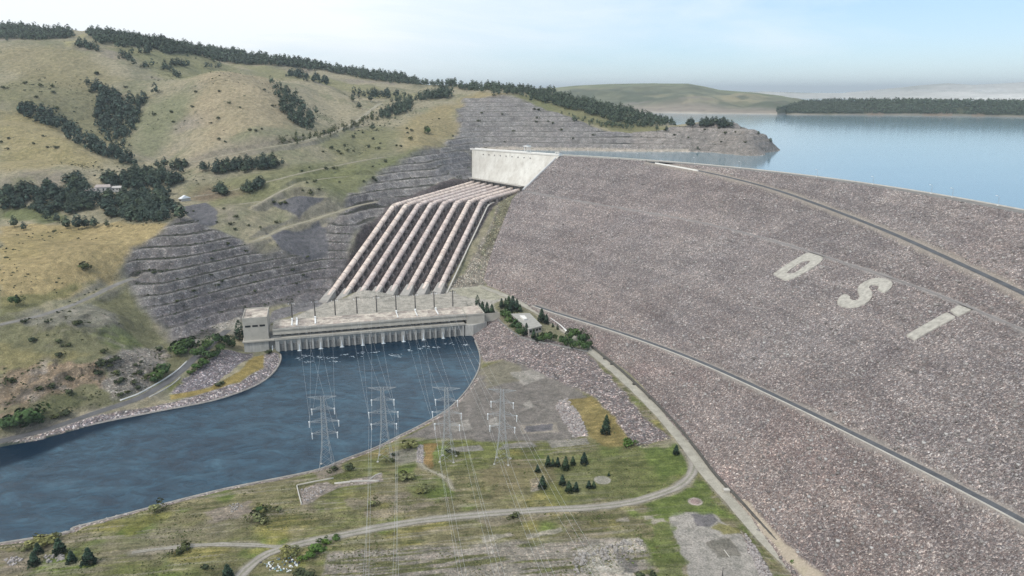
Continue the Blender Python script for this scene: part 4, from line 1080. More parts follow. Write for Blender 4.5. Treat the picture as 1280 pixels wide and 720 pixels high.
# ------------------------------------------------------------------ penstocks
t = NT('penstock_paint')
p = t.pos()
a = t.noise(.12, 5, .65, p); b = t.noise(.7, 3, .6, p)
oi = t.n.new('ShaderNodeObjectInfo')
c = t.ramp(a, [(.3, (.47, .375, .335)), (.5, (.67, .56, .505)), (.7, (.80, .70, .63))])
c = t.mix(1, c, t.ramp(b, [(.3, (.86, .85, .85)), (.7, (1.1, 1.1, 1.1))]), 'MULTIPLY')
c = t.mix(1, c, t.ramp(oi.outputs['Random'], [(0, (.88, .88, .90)), (1, (1.08, 1.07, 1.02))]), 'MULTIPLY')
t.color(c); t.rgh(.65); M['penstock'] = t.m
M['saddle'] = simple_mat('saddle_concrete', (.25, .222, .215), .9, .25, .5)
M['ring'] = simple_mat('ring_steel', (.42, .37, .34), .7, .15, .6)
M['block'] = simple_mat('anchor_concrete', (.37, .345, .315), .9, .15, .2)
RP = 3.45
names8 = ['leftmost', 'second from the left', 'third from the left', 'fourth from the left', 'fourth from the right', 'third from the right', 'second from the right', 'rightmost']
saddle_me = None
for k, q in enumerate(PIPES):
    base = q[0].copy(); base[2] = 18
    r = empty('penstock', tuple(base)); tag(r, 'long pinkish grey water pipe running down the hillside, %s of the eight' % names8[k], 'penstock', 'penstocks above the power station')
    Ls = smooth_line(q, 9.0)
    MB().tube(Ls - base, RP, 16).build('pipe', M['penstock'], r, True)
    # ring joints along the pipe as part of one mesh per joint spacing, saddles as parts
    s = np.concatenate([[0], np.cumsum(np.linalg.norm(np.diff(Ls, axis=0), axis=1))])
    tot = s[-1]; n = int(tot / 14.5)
    if saddle_me is None:
        mb = MB()
        mb.hexa([(-6.2, -1.5, -8), (6.2, -1.5, -8), (6.2, 1.5, -8), (-6.2, 1.5, -8), (-5.4, -1.2, -3.0), (5.4, -1.2, -3.0), (5.4, 1.2, -3.0), (-5.4, 1.2, -3.0)])
        for sx in (-1, 1): mb.hexa([(sx * 3.6 - .8, -1.2, -2.3), (sx * 3.6 + .8, -1.2, -2.3), (sx * 3.6 + .8, 1.2, -2.3), (sx * 3.6 - .8, 1.2, -2.3), (sx * 4.2 - .5, -1.0, 0), (sx * 4.2 + .5, -1.0, 0), (sx * 4.2 + .5, 1.0, 0), (sx * 4.2 - .5, 1.0, 0)])
        saddle_me = mb.mesh('saddle'); saddle_me.materials.append(M['saddle'])
        mb = MB(); V = []; nn = 18
        for y in (-.35, .35):
            for rad in (RP - .1, RP + .32):
                V += [(rad * cos(2 * pi * i / nn), y, rad * sin(2 * pi * i / nn)) for i in range(nn)]
        fs = []
        for i in range(nn):
            j = (i + 1) % nn
            fs += [(i + nn, j + nn, j + 3 * nn, i + 3 * nn), (i, j, j + nn, i + nn), (i + 2 * nn, i + 3 * nn, j + 3 * nn, j + 2 * nn)]
        mb.add(V, fs); ring_me = mb.mesh('ring', True); ring_me.materials.append(M['ring'])
    for i in range(1, n):
        p_ = np.array([np.interp(tot * i / n, s, Ls[:, j]) for j in range(3)]); p2_ = np.array([np.interp(tot * i / n + 2, s, Ls[:, j]) for j in range(3)])
        d = p2_ - p_; az = math.atan2(-d[0], d[1]); el = math.atan2(d[2], hypot(d[0], d[1]))
        o = link('saddle', saddle_me, None, r); o.location = tuple(p_ - base); o.rotation_euler = (el * .5, 0, az)
        o = link('ring', ring_me, None, r); o.location = tuple(p_ - base); o.rotation_euler = (el, 0, az)
    # flared anchor block at the foot
    d = Ls[3] - Ls[0]; d[2] = 0; d /= np.linalg.norm(d); w = np.array([d[1], -d[0], 0])
    A0 = q[0] - base
    def pt(f, sd_, z): return tuple(A0 + d * f + w * sd_ + np.array([0, 0, z]))
    mb = MB(); mb.hexa([pt(-15, -6.4, -5.5), pt(-15, 6.4, -5.5), pt(9, 5.4, -6), pt(9, -5.4, -6), pt(-14, -5.6, -2.2), pt(-14, 5.6, -2.2), pt(9, 4.6, 6.8), pt(9, -4.6, 6.8)])
    mb.build('anchor_block', M['block'], r)
    # anchor at the bend
    bi = int(np.argmin(np.abs(s - np.linalg.norm(q[5] - q[0])))); pb = Ls[bi] - base
    mb = MB(); d2 = Ls[bi + 1] - Ls[bi - 1]; d2[2] = 0; d2 /= np.linalg.norm(d2); w2 = np.array([d2[1], -d2[0], 0])
    v = []
    for z in (-9, -.5):
        for f, sd_ in ((-4, -5.6), (-4, 5.6), (4, 5.6), (4, -5.6)): v.append(pb + d2 * f + w2 * sd_ + np.array([0, 0, z]))
    mb.hexa(v); mb.build('bend_block', M['saddle'], r)
# access stairs on the right of the pipes
q = PIPES[-1]; L = smooth_line(q[:-1], 6.0); L = offset_line(L, 9.5); L[:, 2] -= 4.2
o = ribbon('pipe_stair', L, 1.8, M['pale_concrete'], .3, 0, 3, None); tag(o, 'narrow pale stair climbing beside the rightmost water pipe', 'stair')

# ------------------------------------------------------------------ intake wall
IW = empty('intake_wall', tuple(IN_B0)); tag(IW, 'tall pale stained concrete intake wall above the water pipes', 'intake wall')
t = NT('intake_concrete')
p = t.objc()
n = t.noise(.16, 6, .68, p, (1, 1, .4)); n2 = t.noise(.05, 4, .6, p); v = t.noise(.6, 3, .7, p, (1, 1, .12))
c = t.ramp(n, [(.28, (.40, .375, .33)), (.45, (.60, .575, .525)), (.7, (.74, .72, .67))])
c = t.mix(.4, c, t.ramp(n2, [(.35, (.46, .42, .36)), (.6, (.74, .72, .66))]))
c = t.mix(t.ramp(v, [(.62, (0, 0, 0)), (.74, (.75, .75, .75))]), c, (.24, .23, .2))
t.color(c); t.rgh(.9); M['intake'] = t.m
n_u, n_v = 40, 16; V = []
T0, T1 = IN_T0.copy(), IN_T1 + (IN_T1 - IN_T0) * .01
for j in range(n_v):
    f = j / (n_v - 1)
    for i in range(n_u):
        g_ = i / (n_u - 1); b = IN_B0 + (IN_B1 - IN_B0) * g_; tp = T0 + (T1 - T0) * g_
        # steeper at the foot, slightly overhanging head
        V.append(b + (tp - b) * f)
V = np.array(V)
bk = V + np.array([.62, .75, 0]) * 14
allv = np.vstack([V, bk]) - IN_B0; N1 = n_u * n_v
fa = grid_faces(n_v, n_u); fb = fa[:, ::-1] + N1
def edge(idx): return [(idx[i], idx[i + 1], idx[i + 1] + N1, idx[i] + N1) for i in range(len(idx) - 1)]
ix = np.arange(N1).reshape(n_v, n_u)
fe = edge(list(ix[-1])) + edge(list(ix[:, 0])) + edge(list(ix[:, -1])) + edge(list(ix[0]))
mb = MB(); mb.add(allv, [tuple(map(int, f)) for f in np.vstack([fa, fb])] + [tuple(map(int, f)) for f in fe]); mb.build('wall', M['intake'], IW)
e = (T1 - T0) / np.linalg.norm(T1 - T0); ev = np.array([-e[1], e[0], 0.0])
if ev[1] < 0: ev = -ev
def iw(u, v, z): return tuple(T0 - IN_B0 + e * u + ev * v + np.array([0, 0, z]))
WL = float(np.linalg.norm(T1 - T0))
mb = MB(); mb.box(-4, WL - 1, -.9, 12, .03, 1.2, iw); mb.box(-4, WL - 1, -.9, -.3, 1.2, 2.1, iw); mb.box(-4, WL - 1, 11.4, 12, 1.2, 2.1, iw); mb.build('parapet', M['white_concrete'], IW)
for k in range(9):
    u = 28 + k * 13.2; f = .88; g_ = u / WL; b = IN_B0 + (IN_B1 - IN_B0) * g_; tp = T0 + (T1 - T0) * g_; c0 = b + (tp - b) * f - IN_B0
    mb = MB(); mb.bar(c0 + ev * 1, c0 - ev * 1.1 , 1.0, .9, 8); mb.build('drain', M['recess'], IW)
mb = MB()
a = IN_B0 + (IN_B1 - IN_B0) * -.02; b = IN_B0 + (IN_B1 - IN_B0) * 1.0
d = (b - a) / np.linalg.norm(b - a); nrm = np.array([d[1], -d[0], 0]);
if nrm[1] > 0: nrm = -nrm
LB = float(np.linalg.norm(b - a))
def foot(u, v, z): return tuple(a - IN_B0 + d * u + nrm * v + np.array([0, 0, z]))
mb.box(0, LB, -1, 7, 4.6, 5.4, foot); mb.build('foot_gallery', M['block'], IW)
mb = MB()
for k in range(9): mb.box(1 + k * (LB - 3) / 8, 2.4 + k * (LB - 3) / 8, 5.2, 6.4, -7, 4.58, foot)
mb.build('gallery_columns', M['steel_dark'], IW)
mb = MB(); mb.box(0, LB, .2, .5, -8, 4.5, foot); mb.build('gate_recess', M['recess'], IW)
# sloping end wall that the rockfill leans against
wl = hit_face([(698.5,195.2),(676.5,216.5),(654.5,238)]); mb = MB(); V = []
wl = smooth_line(wl, 8)
off = np.array([-2.2, -1.0, 0])
for q in (wl + [0, 0, -12], wl + [0, 0, 1.6], wl + off + [0, 0, 1.6], wl + off + [0, 0, -12]): V.append(q)
V = np.array(V).transpose(1, 0, 2).reshape(-1, 3) - IN_B0
mb.add(V, [tuple(map(int, f)) for f in grid_faces(len(wl), 4)]); mb.build('end_wall', M['white_concrete'], IW)
# gantry and lamps on the crest
gx = empty('gate_gantry', tuple(np.array(iw(116, 6, 1.2)) + IN_B0), math.atan2(e[1], e[0])); tag(gx, 'small white gantry crane standing on top of the intake wall', 'gantry')
mb = MB()
for x in (-4, 4):
    for y in (-3, 3): mb.bar((x, y, 0), (x * .8, y * .8, 9), .35)
mb.build('frame', M['white_paint'], gx); mb = MB(); mb.box(-5, 5, -3.4, 3.4, 9, 10.4); mb.build('beam', M['white_paint'], gx); mb = MB(); mb.box(-1.5, 1.5, -1.5, 1.5, 10.4, 12); mb.build('winch_cab', M['galvanised'], gx)
hb_ = np.array(iw(WL - 6, 5, 1.2)) + IN_B0
hs = empty('gate_house', tuple(hb_), math.atan2(e[1], e[0])); tag(hs, 'small white hut where the intake wall meets the dam crest', 'hut')
mb = MB(); mb.box(-4, 4, -3, 3, 0, 4.2); mb.build('wall', M['white_paint'], hs); mb = MB(); mb.box(-4.4, 4.4, -3.4, 3.4, 4.2, 4.7); mb.build('roof', M['concrete'], hs)
mb = MB(); mb.box(-2.5, -1, -3.1, -2.98, 1.5, 3); mb.box(1, 2.5, -3.1, -2.98, 1.5, 3); mb.build('window', M['dark_glass'], hs)
lamp0 = None
for px_ in (732, 791, 862, 918, 1010, 1080, 1153, 1176, 1230):
    i = int(np.argmin([abs(640 + F * c[0] / (c[1] * cos(PITCH) - (CREST_Z - CAMH) * sin(PITCH)) - px_) for c in CREST]))
    x, y = dam_xy(np.array([CS[i]]), np.array([-12.0])); loc = (float(x[0]), float(y[0]), CREST_Z + .06)
    if lamp0 is None:
        lamp0 = empty('street_lamp', loc, 0.6); tag(lamp0, 'small pale lamp post on the crest road of the dam', 'lamp post', 'lamp posts along the dam crest')
        mb = MB(); mb.bar((0, 0, 0), (0, 0, 8), .18, .12, 6); mb.bar((0, 0, 8), (0, 2, 8.4), .1); mb.build('pole', M['galvanised'], lamp0)
        mb = MB(); mb.box(-.35, .35, 1.3, 2.9, 8.3, 8.6); mb.build('lamp_head', M['white_paint'], lamp0)
        mb = MB(); mb.box(-.7, .7, -.7, .7, 0, 1.0); mb.build('base', M['white_concrete'], lamp0)
    else: r = copy_tree(lamp0); r.location = loc

# ------------------------------------------------------------------ visitor building on the platform
c4 = [at_z(638.5, 392, 27), at_z(661, 411.5, 27), at_z(677.8, 407, 27), at_z(662, 391, 27)]
VB = empty('site_office', (float(c4[0][0]), float(c4[0][1]), 20.5)); tag(VB, 'flat roofed grey site office among dark trees at the dam toe', 'building')
vo = np.array(VB.location); P4 = [tuple((c - vo)[:2]) for c in c4]; cen = np.mean(P4, 0)
def inset(s): return [tuple(cen + (np.array(p_) - cen) * s) for p_ in P4]
M['office_roof'] = simple_mat('office_roof', (.36, .345, .315), .9, .12, .3); M['office_wall'] = simple_mat('office_wall', (.47, .42, .375), .85, .1, .4)
MB().prism(inset(.96), -1.5, 5.6).build('wall', M['office_wall'], VB)
rf = MB().prism(inset(1.0), 5.62, 6.4).build('roof', M['office_roof'], VB)
MB().prism([tuple(cen + (np.array(p_) - cen) * .25 + np.array([-4, 6])) for p_ in P4], 6.42, 8.0).build('roof_box', M['white_concrete'], rf)
a, b = np.array(inset(.965)[1]), np.array(inset(.965)[2]); dd = (b - a) / np.linalg.norm(b - a); nn_ = np.array([dd[1], -dd[0]])
for k in range(4):
    u = .08 + k * .24
    q0 = a + (b - a) * u; q1 = a + (b - a) * (u + .15)
    MB().prism([tuple(q0 + nn_ * .12), tuple(q1 + nn_ * .12), tuple(q1 - nn_ * .3), tuple(q0 - nn_ * .3)], 2.0, 4.3).build('window', M['dark_glass'], VB)
a, b = np.array(inset(.965)[0]), np.array(inset(.965)[1]); dd = (b - a) / np.linalg.norm(b - a); nn_ = np.array([dd[1], -dd[0]])
for k in range(6):
    u = .05 + k * .16
    q0 = a + (b - a) * u; q1 = a + (b - a) * (u + .1)
    MB().prism([tuple(q0 + nn_ * .12), tuple(q1 + nn_ * .12), tuple(q1 - nn_ * .3), tuple(q0 - nn_ * .3)], 2.0, 4.3).build('window', M['dark_glass'], VB)

# ------------------------------------------------------------------ houses among the pines on the terrace
M['house_wall'] = simple_mat('house_wall', (.50, .47, .44), .85, .08, .4); M['house_roof'] = simple_mat('house_roof', (.42, .36, .33), .85, .12, .5); M['bright_roof'] = simple_mat('bright_roof', (.74, .75, .76), .5, .05, .5)
def house(px, py, w, dpt, hh, rz, label, roofm, name='house'):
    g = hit([(px, py)])[0]; r = empty(name, (g[0], g[1], g[2] - .5), rz); tag(r, label, 'house')
    MB().box(-w / 2, w / 2, -dpt / 2, dpt / 2, -2, hh).build('wall', M['house_wall'], r)
    mb = MB(); e_ = .7
    v = [(-w / 2 - e_, -dpt / 2 - e_, hh), (w / 2 + e_, -dpt / 2 - e_, hh), (w / 2 + e_, dpt / 2 + e_, hh), (-w / 2 - e_, dpt / 2 + e_, hh), (-w / 2 + 1, 0, hh + dpt * .28), (w / 2 - 1, 0, hh + dpt * .28)]
    mb.add(v, [(0, 1, 5, 4), (2, 3, 4, 5), (1, 2, 5), (3, 0, 4), (0, 3, 2, 1)]); mb.build('roof', roofm, r)
    for x in (-.3, .05, .3): MB().box(w * x - .8, w * x + .8, -dpt / 2 - .08, -dpt / 2 + .05, hh * .35, hh * .75).build('window', M['dark_glass'], r)
    return r
house(115, 243, 13, 10, 6, .3, 'grey walled house at the left of the buildings among the pines', M['house_roof'])
house(130, 238.5, 19, 11, 6, .25, 'wide pale house between the pines on the left terrace', M['house_roof'])
house(147, 238, 13, 8, 4.5, .2, 'low pale house half hidden at the right end among the pines', M['house_wall'])
house(6, 242, 10, 7, 3.5, .2, 'small shed with a bright white roof at the left edge', M['bright_roof'], 'shed')
# pale tank hut at the right end of the terrace
house(231, 251, 5, 14, 4, -.5, 'narrow building with a pale roof by the dark scree', M['bright_roof'], 'shed')

# ------------------------------------------------------------------ pylons
HP = 55.0
def half(z):
    return np.interp(z, [0, 14, 24, 55], [5.0, 3.0, 2.1, .95])
ARMS = [(27.0, 8.8), (36.0, 10.2), (45.5, 7.8)]
def pylon_proto():
    r = empty('pylon', (0, 0, 0))
    levels = [0, 7, 14, 19, 24, 27, 30, 33, 36, 39, 42, 45.5, 48.5, 52, 55]
    for sx in (-1, 1):
        for sy in (-1, 1):
            mb = MB()
            for z0, z1 in ((0, 14), (14, 24), (24, 55)): mb.bar((sx * half(z0), sy * half(z0), z0), (sx * half(z1), sy * half(z1), z1), .14, .12)
            mb.build('leg', M['galvanised'], r)
    mb = MB()
    for z0, z1 in zip(levels[:-1], levels[1:]):
        a, b = half(z0), half(z1)
        for f in range(4):
            c0 = [(-1, -1), (1, -1), (1, 1), (-1, 1)]; p0, p1 = c0[f], c0[(f + 1) % 4]
            mb.bar((p0[0] * a, p0[1] * a, z0), (p1[0] * b, p1[1] * b, z1), .058); mb.bar((p1[0] * a, p1[1] * a, z0), (p0[0] * b, p0[1] * b, z1), .06)
            if z0 >= 14: mb.bar((p0[0] * b, p0[1] * b, z1), (p1[0] * b, p1[1] * b, z1), .058)
    mb.build('lattice', M['galvanised'], r)
    for z, w in ARMS + [(55.0, 10.0)]:
        mb = MB(); b = half(z)
        for sx in (-1, 1):
            for sy in (-1, 1):
                mb.bar((sx * b, sy * b, z), (sx * w, 0, z), .08); mb.bar((sx * b, sy * b, z - 2.2 if z > 50 else z + 2.2), (sx * w, 0, z), .07)
                for q in (.35, .68): mb.bar((sx * (b + (w - b) * q), sy * b * (1 - q), z), (sx * (b + (w - b) * (q - .3)), sy * b * (1.3 - q), z + (-2.2 if z > 50 else 2.2) * (1.3 - q)), .05)
        mb.build('cross_arm', M['galvanised'], r)
    for z, w in ARMS:
        for sx in (-1, 1):
            mb = MB(); mb.bar((sx * w, 0, z), (sx * w, 0, z - 4.4), .15, .15, 6)
            for k in range(5): mb.bar((sx * w, 0, z - .6 - k * .8), (sx * w, 0, z - .85 - k * .8), .3, .3, 6)
            mb.build('insulator', M['insulator'], r)
            MB().bar((sx * w, 0, z + .45), (sx * w, 0, z - .35), .5, .5, 6).build('bracket', M['insulator'], r)
    for sx in (-1, 1):
        for sy in (-1, 1): MB().box(sx * 5 - .7, sx * 5 + .7, sy * 5 - .7, sy * 5 + .7, -1.5, .7).build('footing', M['pale_concrete'], r)
    return r
pyl = [(409, 584), (482, 573), (560, 574), (628, 577)]
pl_lab = ['lattice steel pylon on the river bank, leftmost of the four', 'lattice steel pylon beside the river, second of four from the left', 'lattice steel pylon by the brown ditch, third of four from the left', 'lattice steel pylon on the edge of the gravel yard, rightmost of the four']
roofx = [(372, 388, 404, 380, 396, 415), (438, 450, 464, 445, 458, 473), (502, 514, 526, 508, 520, 534), (551, 558, 566, 555, 562, 576)]
nxt = [None, ((452, 456, 460), (490, 494, 498)), ((576, 581, 586), (622, 629, 636)), ((684, 692, 700), (752, 762, 772))]
proto = pylon_proto(); pq = hit(pyl)
M['cable'] = simple_mat('cable_aluminium', (.55, .56, .56), .5, .05, 1.0, .4)
def cable(a, b, sag, label, group):
    tt = np.linspace(0, 1, 19)[:, None]; q = a + (b - a) * tt; q[:, 2] -= sag * 4 * (tt * (1 - tt))[:, 0]
    o = MB().tube(q, .042, 4).build('power_line', M['cable']); tag(o, label, 'power line', group)
where = ['leftmost pylon', 'second pylon from the left', 'third pylon from the left', 'rightmost pylon']
for i, g in enumerate(pq):
    r = proto if i == 0 else copy_tree(proto)
    yaw = [.10, .05, -.12, -.15][i]
    r.location = (g[0], g[1], g[2] - .2); r.rotation_euler = (0, 0, yaw); tag(r, pl_lab[i], 'pylon', 'pylons along the river bank')
    n = 0
    for sx in (-1, 1):
        for j, (z, w) in enumerate(ARMS):
            a = np.array([g[0] + sx * w * cos(yaw), g[1] + sx * w * sin(yaw), g[2] - .2 + z - 4.4])
            rx = roofx[i][n]; b = at_z(rx, 405 - (rx - 345) * .085, 24.5)
            cable(a, b, 5, 'overhead line crossing the river between the power station and the %s' % where[i], 'lines over the river at the ' + where[i])
            if nxt[i]:
                b2 = at_z(nxt[i][(sx + 1) // 2][j], 725, 38.0); b2 = a + (b2 - a) * 1.35
                cable(a, b2, 6, 'overhead line running from the %s towards the bottom of the view' % where[i], 'lines leaving the ' + where[i])
            n += 1
# ------------------------------------------------------------------ trees and shrubs
def leaf_mat(name, c, var=.5):
    t = NT(name); oi = t.n.new('ShaderNodeObjectInfo'); g = t.n.new('ShaderNodeNewGeometry')
    a = t.ramp(g.outputs['Random Per Island'], [(0, tuple(x * (1 - var) for x in c)), (.6, c), (1, tuple(x * (1 + var * 1.6) for x in c))])
    a = t.mix(1, a, t.ramp(oi.outputs['Random'], [(0, (.74, .80, .86)), (.5, (1,1,1)), (1, (1.35, 1.25, .98))]), 'MULTIPLY')
    t.color(a); t.rgh(.75); t.b.inputs['Specular IOR Level'].default_value = .2; return t.m
M['pine_leaf'] = leaf_mat('pine_needles', (.056, .082, .060)); M['fir_leaf'] = leaf_mat('fir_needles', (.036, .064, .038)); M['broad_leaf'] = leaf_mat('broad_leaves', (.045, .082, .026)); M['shrub_leaf'] = leaf_mat('shrub_leaves', (.055, .068, .030)); M['pale_leaf'] = leaf_mat('pale_shrub_leaves', (.15, .155, .065)); M['bright_leaf'] = leaf_mat('fresh_leaves', (.07, .125, .025))
M['bark'] = simple_mat('bark', (.11, .085, .065), .95, .2, 2)

def crown_cloud(kind, n, rng, size):
    """points and clump sizes of a crown of height 1 (z 0..1)"""
    if kind == 'pine':      # dense ovoid crown with uneven outline
        z = rng.uniform(.14, 1, n) ** .85; prof = np.interp(z, [.1, .25, .5, .8, 1], [.16, .26, .27, .16, .02])
        lob = 1 + .28 * np.sin(rng.uniform(0, 6.28) + z * 17)
        a = rng.uniform(0, 2 * pi, n); lob = lob + .22 * np.sin(a * 3 + z * 9 + rng.uniform(0, 6))
        r = prof * lob * np.sqrt(rng.uniform(.25, 1, n))
    elif kind == 'fir':
        z = rng.uniform(.06, 1, n) ** 1.15; prof = .30 * (1 - z) ** .8 + .012
        tier = .72 + .28 * (1 - (z * 8 % 1)); a = rng.uniform(0, 2 * pi, n)
        r = prof * tier * np.sqrt(rng.uniform(.35, 1, n)) * (1 + .15 * np.sin(a * 5 + z * 20))
    elif kind == 'cypress':
        z = rng.uniform(.03, 1, n); prof = .155 * np.clip((1 - z) * 2.2, 0, 1) ** .7; a = rng.uniform(0, 2 * pi, n); r = prof * np.sqrt(rng.uniform(.4, 1, n)) * (1 + .15 * np.sin(a * 4 + z * 11))
    else:                   # broad crown from a handful of lobes
        nl = 7; lc = np.column_stack([rng.normal(0, .2, nl), rng.normal(0, .2, nl), rng.uniform(.35, .78, nl)]); lr = rng.uniform(.16, .27, nl)
        k = rng.integers(0, nl, n); d = rng.normal(size=(n, 3)); d /= np.linalg.norm(d, axis=1)[:, None]
        p = lc[k] + d * (lr[k] * rng.uniform(.6, 1.0, n) ** .5)[:, None]; p[:, 2] = np.clip(p[:, 2], .08, 1.02)
        return p, size * rng.uniform(.6, 1.3, n)
    return np.column_stack([r * np.cos(a), r * np.sin(a), z]), size * rng.uniform(.6, 1.3, n) * (1.15 - .5 * z)
def clumps(p, s, rng, bend=.25):
    """one bent leaf clump (two quads) per point"""
    n = len(p)
    d = rng.normal(size=(n, 3)); d /= np.linalg.norm(d, axis=1)[:, None]
    o = p - np.array([0, 0, .45]); o /= np.linalg.norm(o, axis=1)[:, None] + 1e-6
    u = np.cross(d, o); u /= np.linalg.norm(u, axis=1)[:, None] + 1e-6
    w = np.cross(o, u) * .75 + d * .35; w /= np.linalg.norm(w, axis=1)[:, None]
    s = s[:, None]
    V = np.stack([p - u * s - w * s * .7, p - u * s * .6 + w * s, p + o * s * bend - w * s, p + o * s * bend + w * s * .9, p + u * s * .9 - w * s * .6, p + u * s + w * s * .7], 1).reshape(-1, 3)
    b = (np.arange(n) * 6)[:, None]
    Fq = np.concatenate([b + np.array([0, 2, 3, 1]), b + np.array([2, 4, 5, 3])], 0)
    return V, Fq
def tree_meshes(kind, n, seed, size, leaf, trunk=True):
    rng = np.random.default_rng(seed)
    p, s = crown_cloud(kind, n, rng, size); V, Fq = clumps(p, s, rng)
    cm = np_mesh(kind + '_crown', V, Fq); cm.materials.append(M[leaf])
    tm = None
    if trunk:
        mb = MB(); mb.tube([(0, 0, -.05), (.004, .003, .2), (-.004, .002, .5), (0, 0, .9)], [.024, .019, .012, .004], 6)
        for k in range(5):
            a = rng.uniform(0, 6.28); z = rng.uniform(.2, .6); mb.bar((0, 0, z), (.14 * cos(a), .14 * sin(a), z + .1), .008, .003)
        tm = mb.mesh(kind + '_trunk'); tm.materials.append(M['bark'])
    return tm, cm
PINE = [tree_meshes('pine', 170, 200 + i, .066, 'pine_leaf') for i in range(4)]
FIR = [tree_meshes('fir', 420, 210 + i, .05, 'fir_leaf') for i in range(4)]
CYP = [tree_meshes('cypress', 260, 220 + i, .04, 'fir_leaf') for i in range(2)]
BROAD = [tree_meshes('broad', 420, 230 + i, .06, 'broad_leaf') for i in range(4)]
BRIGHT = [tree_meshes('broad', 320, 240 + i, .065, 'bright_leaf') for i in range(2)]
SHRUB = [tree_meshes('broad', 90, 250 + i, .10, 'shrub_leaf', True) for i in range(3)]
PALE = [tree_meshes('broad', 200, 260 + i, .075, 'pale_leaf', True) for i in range(2)]
SETS = dict(pine_tree=PINE, fir_tree=FIR, cypress=CYP, leafy_tree=BROAD, fresh_bush=BRIGHT, shrub=SHRUB, pale_shrub=PALE)
CATS = dict(pine_tree='tree', fir_tree='tree', cypress='tree', leafy_tree='tree', fresh_bush='bush', shrub='bush', pale_shrub='bush')
prng = random.Random(3)
def plant_at(p, kind, h, label, group=None, wide=1.0):
    tm, cm = prng.choice(SETS[kind])
    r = empty(kind, (float(p[0]), float(p[1]), float(p[2]) - .1), prng.uniform(0, 6.28))
    k = h * wide; r.scale = (k, k, h)
    link('trunk', tm, None, r); link('crown', cm, None, r)
    return tag(r, label, CATS[kind], group)
def mpp(p): return float(np.linalg.norm(np.asarray(p) - [0, 0, CAMH])) / F * 1.06
def plants(pts, kind, label, group=None, wide=1.0):
    """pts: (px, py of the foot, height in photo pixels)"""
    g = hit([(a, b) for a, b, c in pts])
    for i, ((a, b, c), p) in enumerate(zip(pts, g)):
        if not np.isnan(p[0]): plant_at(p, kind, c * mpp(p), label[i] if isinstance(label, list) else label, group, wide)
def inside(poly, n, rng, dens=None):
    poly = np.array(poly, float); lo, hi = poly.min(0), poly.max(0); out = np.empty((0, 2))
    while len(out) < n:
        q = rng.uniform(lo, hi, (n * 3, 2)); out = np.vstack([out, q[poly_sd(q, poly) < 0]])
    return out[:n]
rg = np.random.default_rng(77)
def grove(polys, hpx, kind, label, group, wide=1.0):
    for poly, n in polys:
        for a, b in inside(poly, n, rg):
            p = hit([(a, b)])[0]
            if not np.isnan(p[0]): plant_at(p, kind, rg.uniform(*hpx) * mpp(p), label, group, wide)
# --- pine groves on the terrace: individual trees
grove([([(0,240),(40,236),(100,222),(113,240),(118,264),(60,274),(30,262),(0,264)], 72)], (8.5, 12.5), 'pine_tree', 'dark pine among many on the left side of the terrace', 'pines at the left of the terrace', 1.5)
grove([([(118,226),(160,218),(215,217),(222,231),(200,240),(160,236),(132,232)], 52)], (8.5, 12.5), 'pine_tree', 'dark pine in the belt behind the houses on the terrace', 'pines behind the houses', 1.5)
grove([([(124,250),(150,246),(205,242),(216,262),(209,277),(170,279),(134,272)], 84)], (9, 14), 'pine_tree', 'dark pine in the dense grove in front of the houses', 'pines in front of the houses', 1.5)
grove([([(250,212),(290,206),(340,202),(358,205),(354,212),(300,218),(255,218)], 34)], (9, 13), 'pine_tree', 'dark pine in the row below the upper road', 'pines below the upper road', 1.3)
grove([([(254,242),(284,238),(296,244),(270,247)], 8), ([(297,238),(325,231),(335,233),(314,243)], 12)], (9, 14), 'pine_tree', 'dark pine in the two small clumps on the middle terrace', 'pines of the middle terrace', 1.3)
grove([([(190,210),(232,205),(236,212),(215,222),(225,232),(232,228),(228,215)], 12)], (7, 11), 'pine_tree', 'scattered pine near the bend of the upper road', 'pines near the upper road bend', 1.3)
grove([([(855,156.5),(880,155),(905,156),(922,159.5),(920,162),(890,159),(858,161)], 26)], (7, 10), 'pine_tree', 'dark pine on the top of the peninsula by the lake', 'pines on top of the peninsula', 1.3)
plants([(18,284,12),(30,288,9),(84,286,14),(98,287,17),(108,285,13),(118,285,12),(134,284,8),(218,270,18),(226,276,20),(60,276,12),(72,278,10)], 'pine_tree', 'single pine standing at the front edge of the terrace above the golden field', 'pines at the front of the terrace', 1.2)
plants([(536,168,10)], 'leafy_tree', 'lone round tree on the tan slope left of the terraced cut', None, 1.1)
plants([(20,383,11)], 'leafy_tree', 'lone dark tree beside the hillside road at the left edge', None, 1.0)
plants([(105,337,9)], 'shrub', 'lone round shrub in the middle of the golden field', None, 1.6)
plants([(430,165,5),(441,127,8),(449,136,8),(466,163,9),(411,167,5),(405,169,6),(463,127,9),(872,187,4),(833,164,6),(821,163,6),(935,161,5),(972,182,6),(963,178,5),(933,160,5),(948,168,4)], 'pine_tree', 'small solitary pine dotted on the far slopes', 'solitary pines on the far slopes', 1.3)
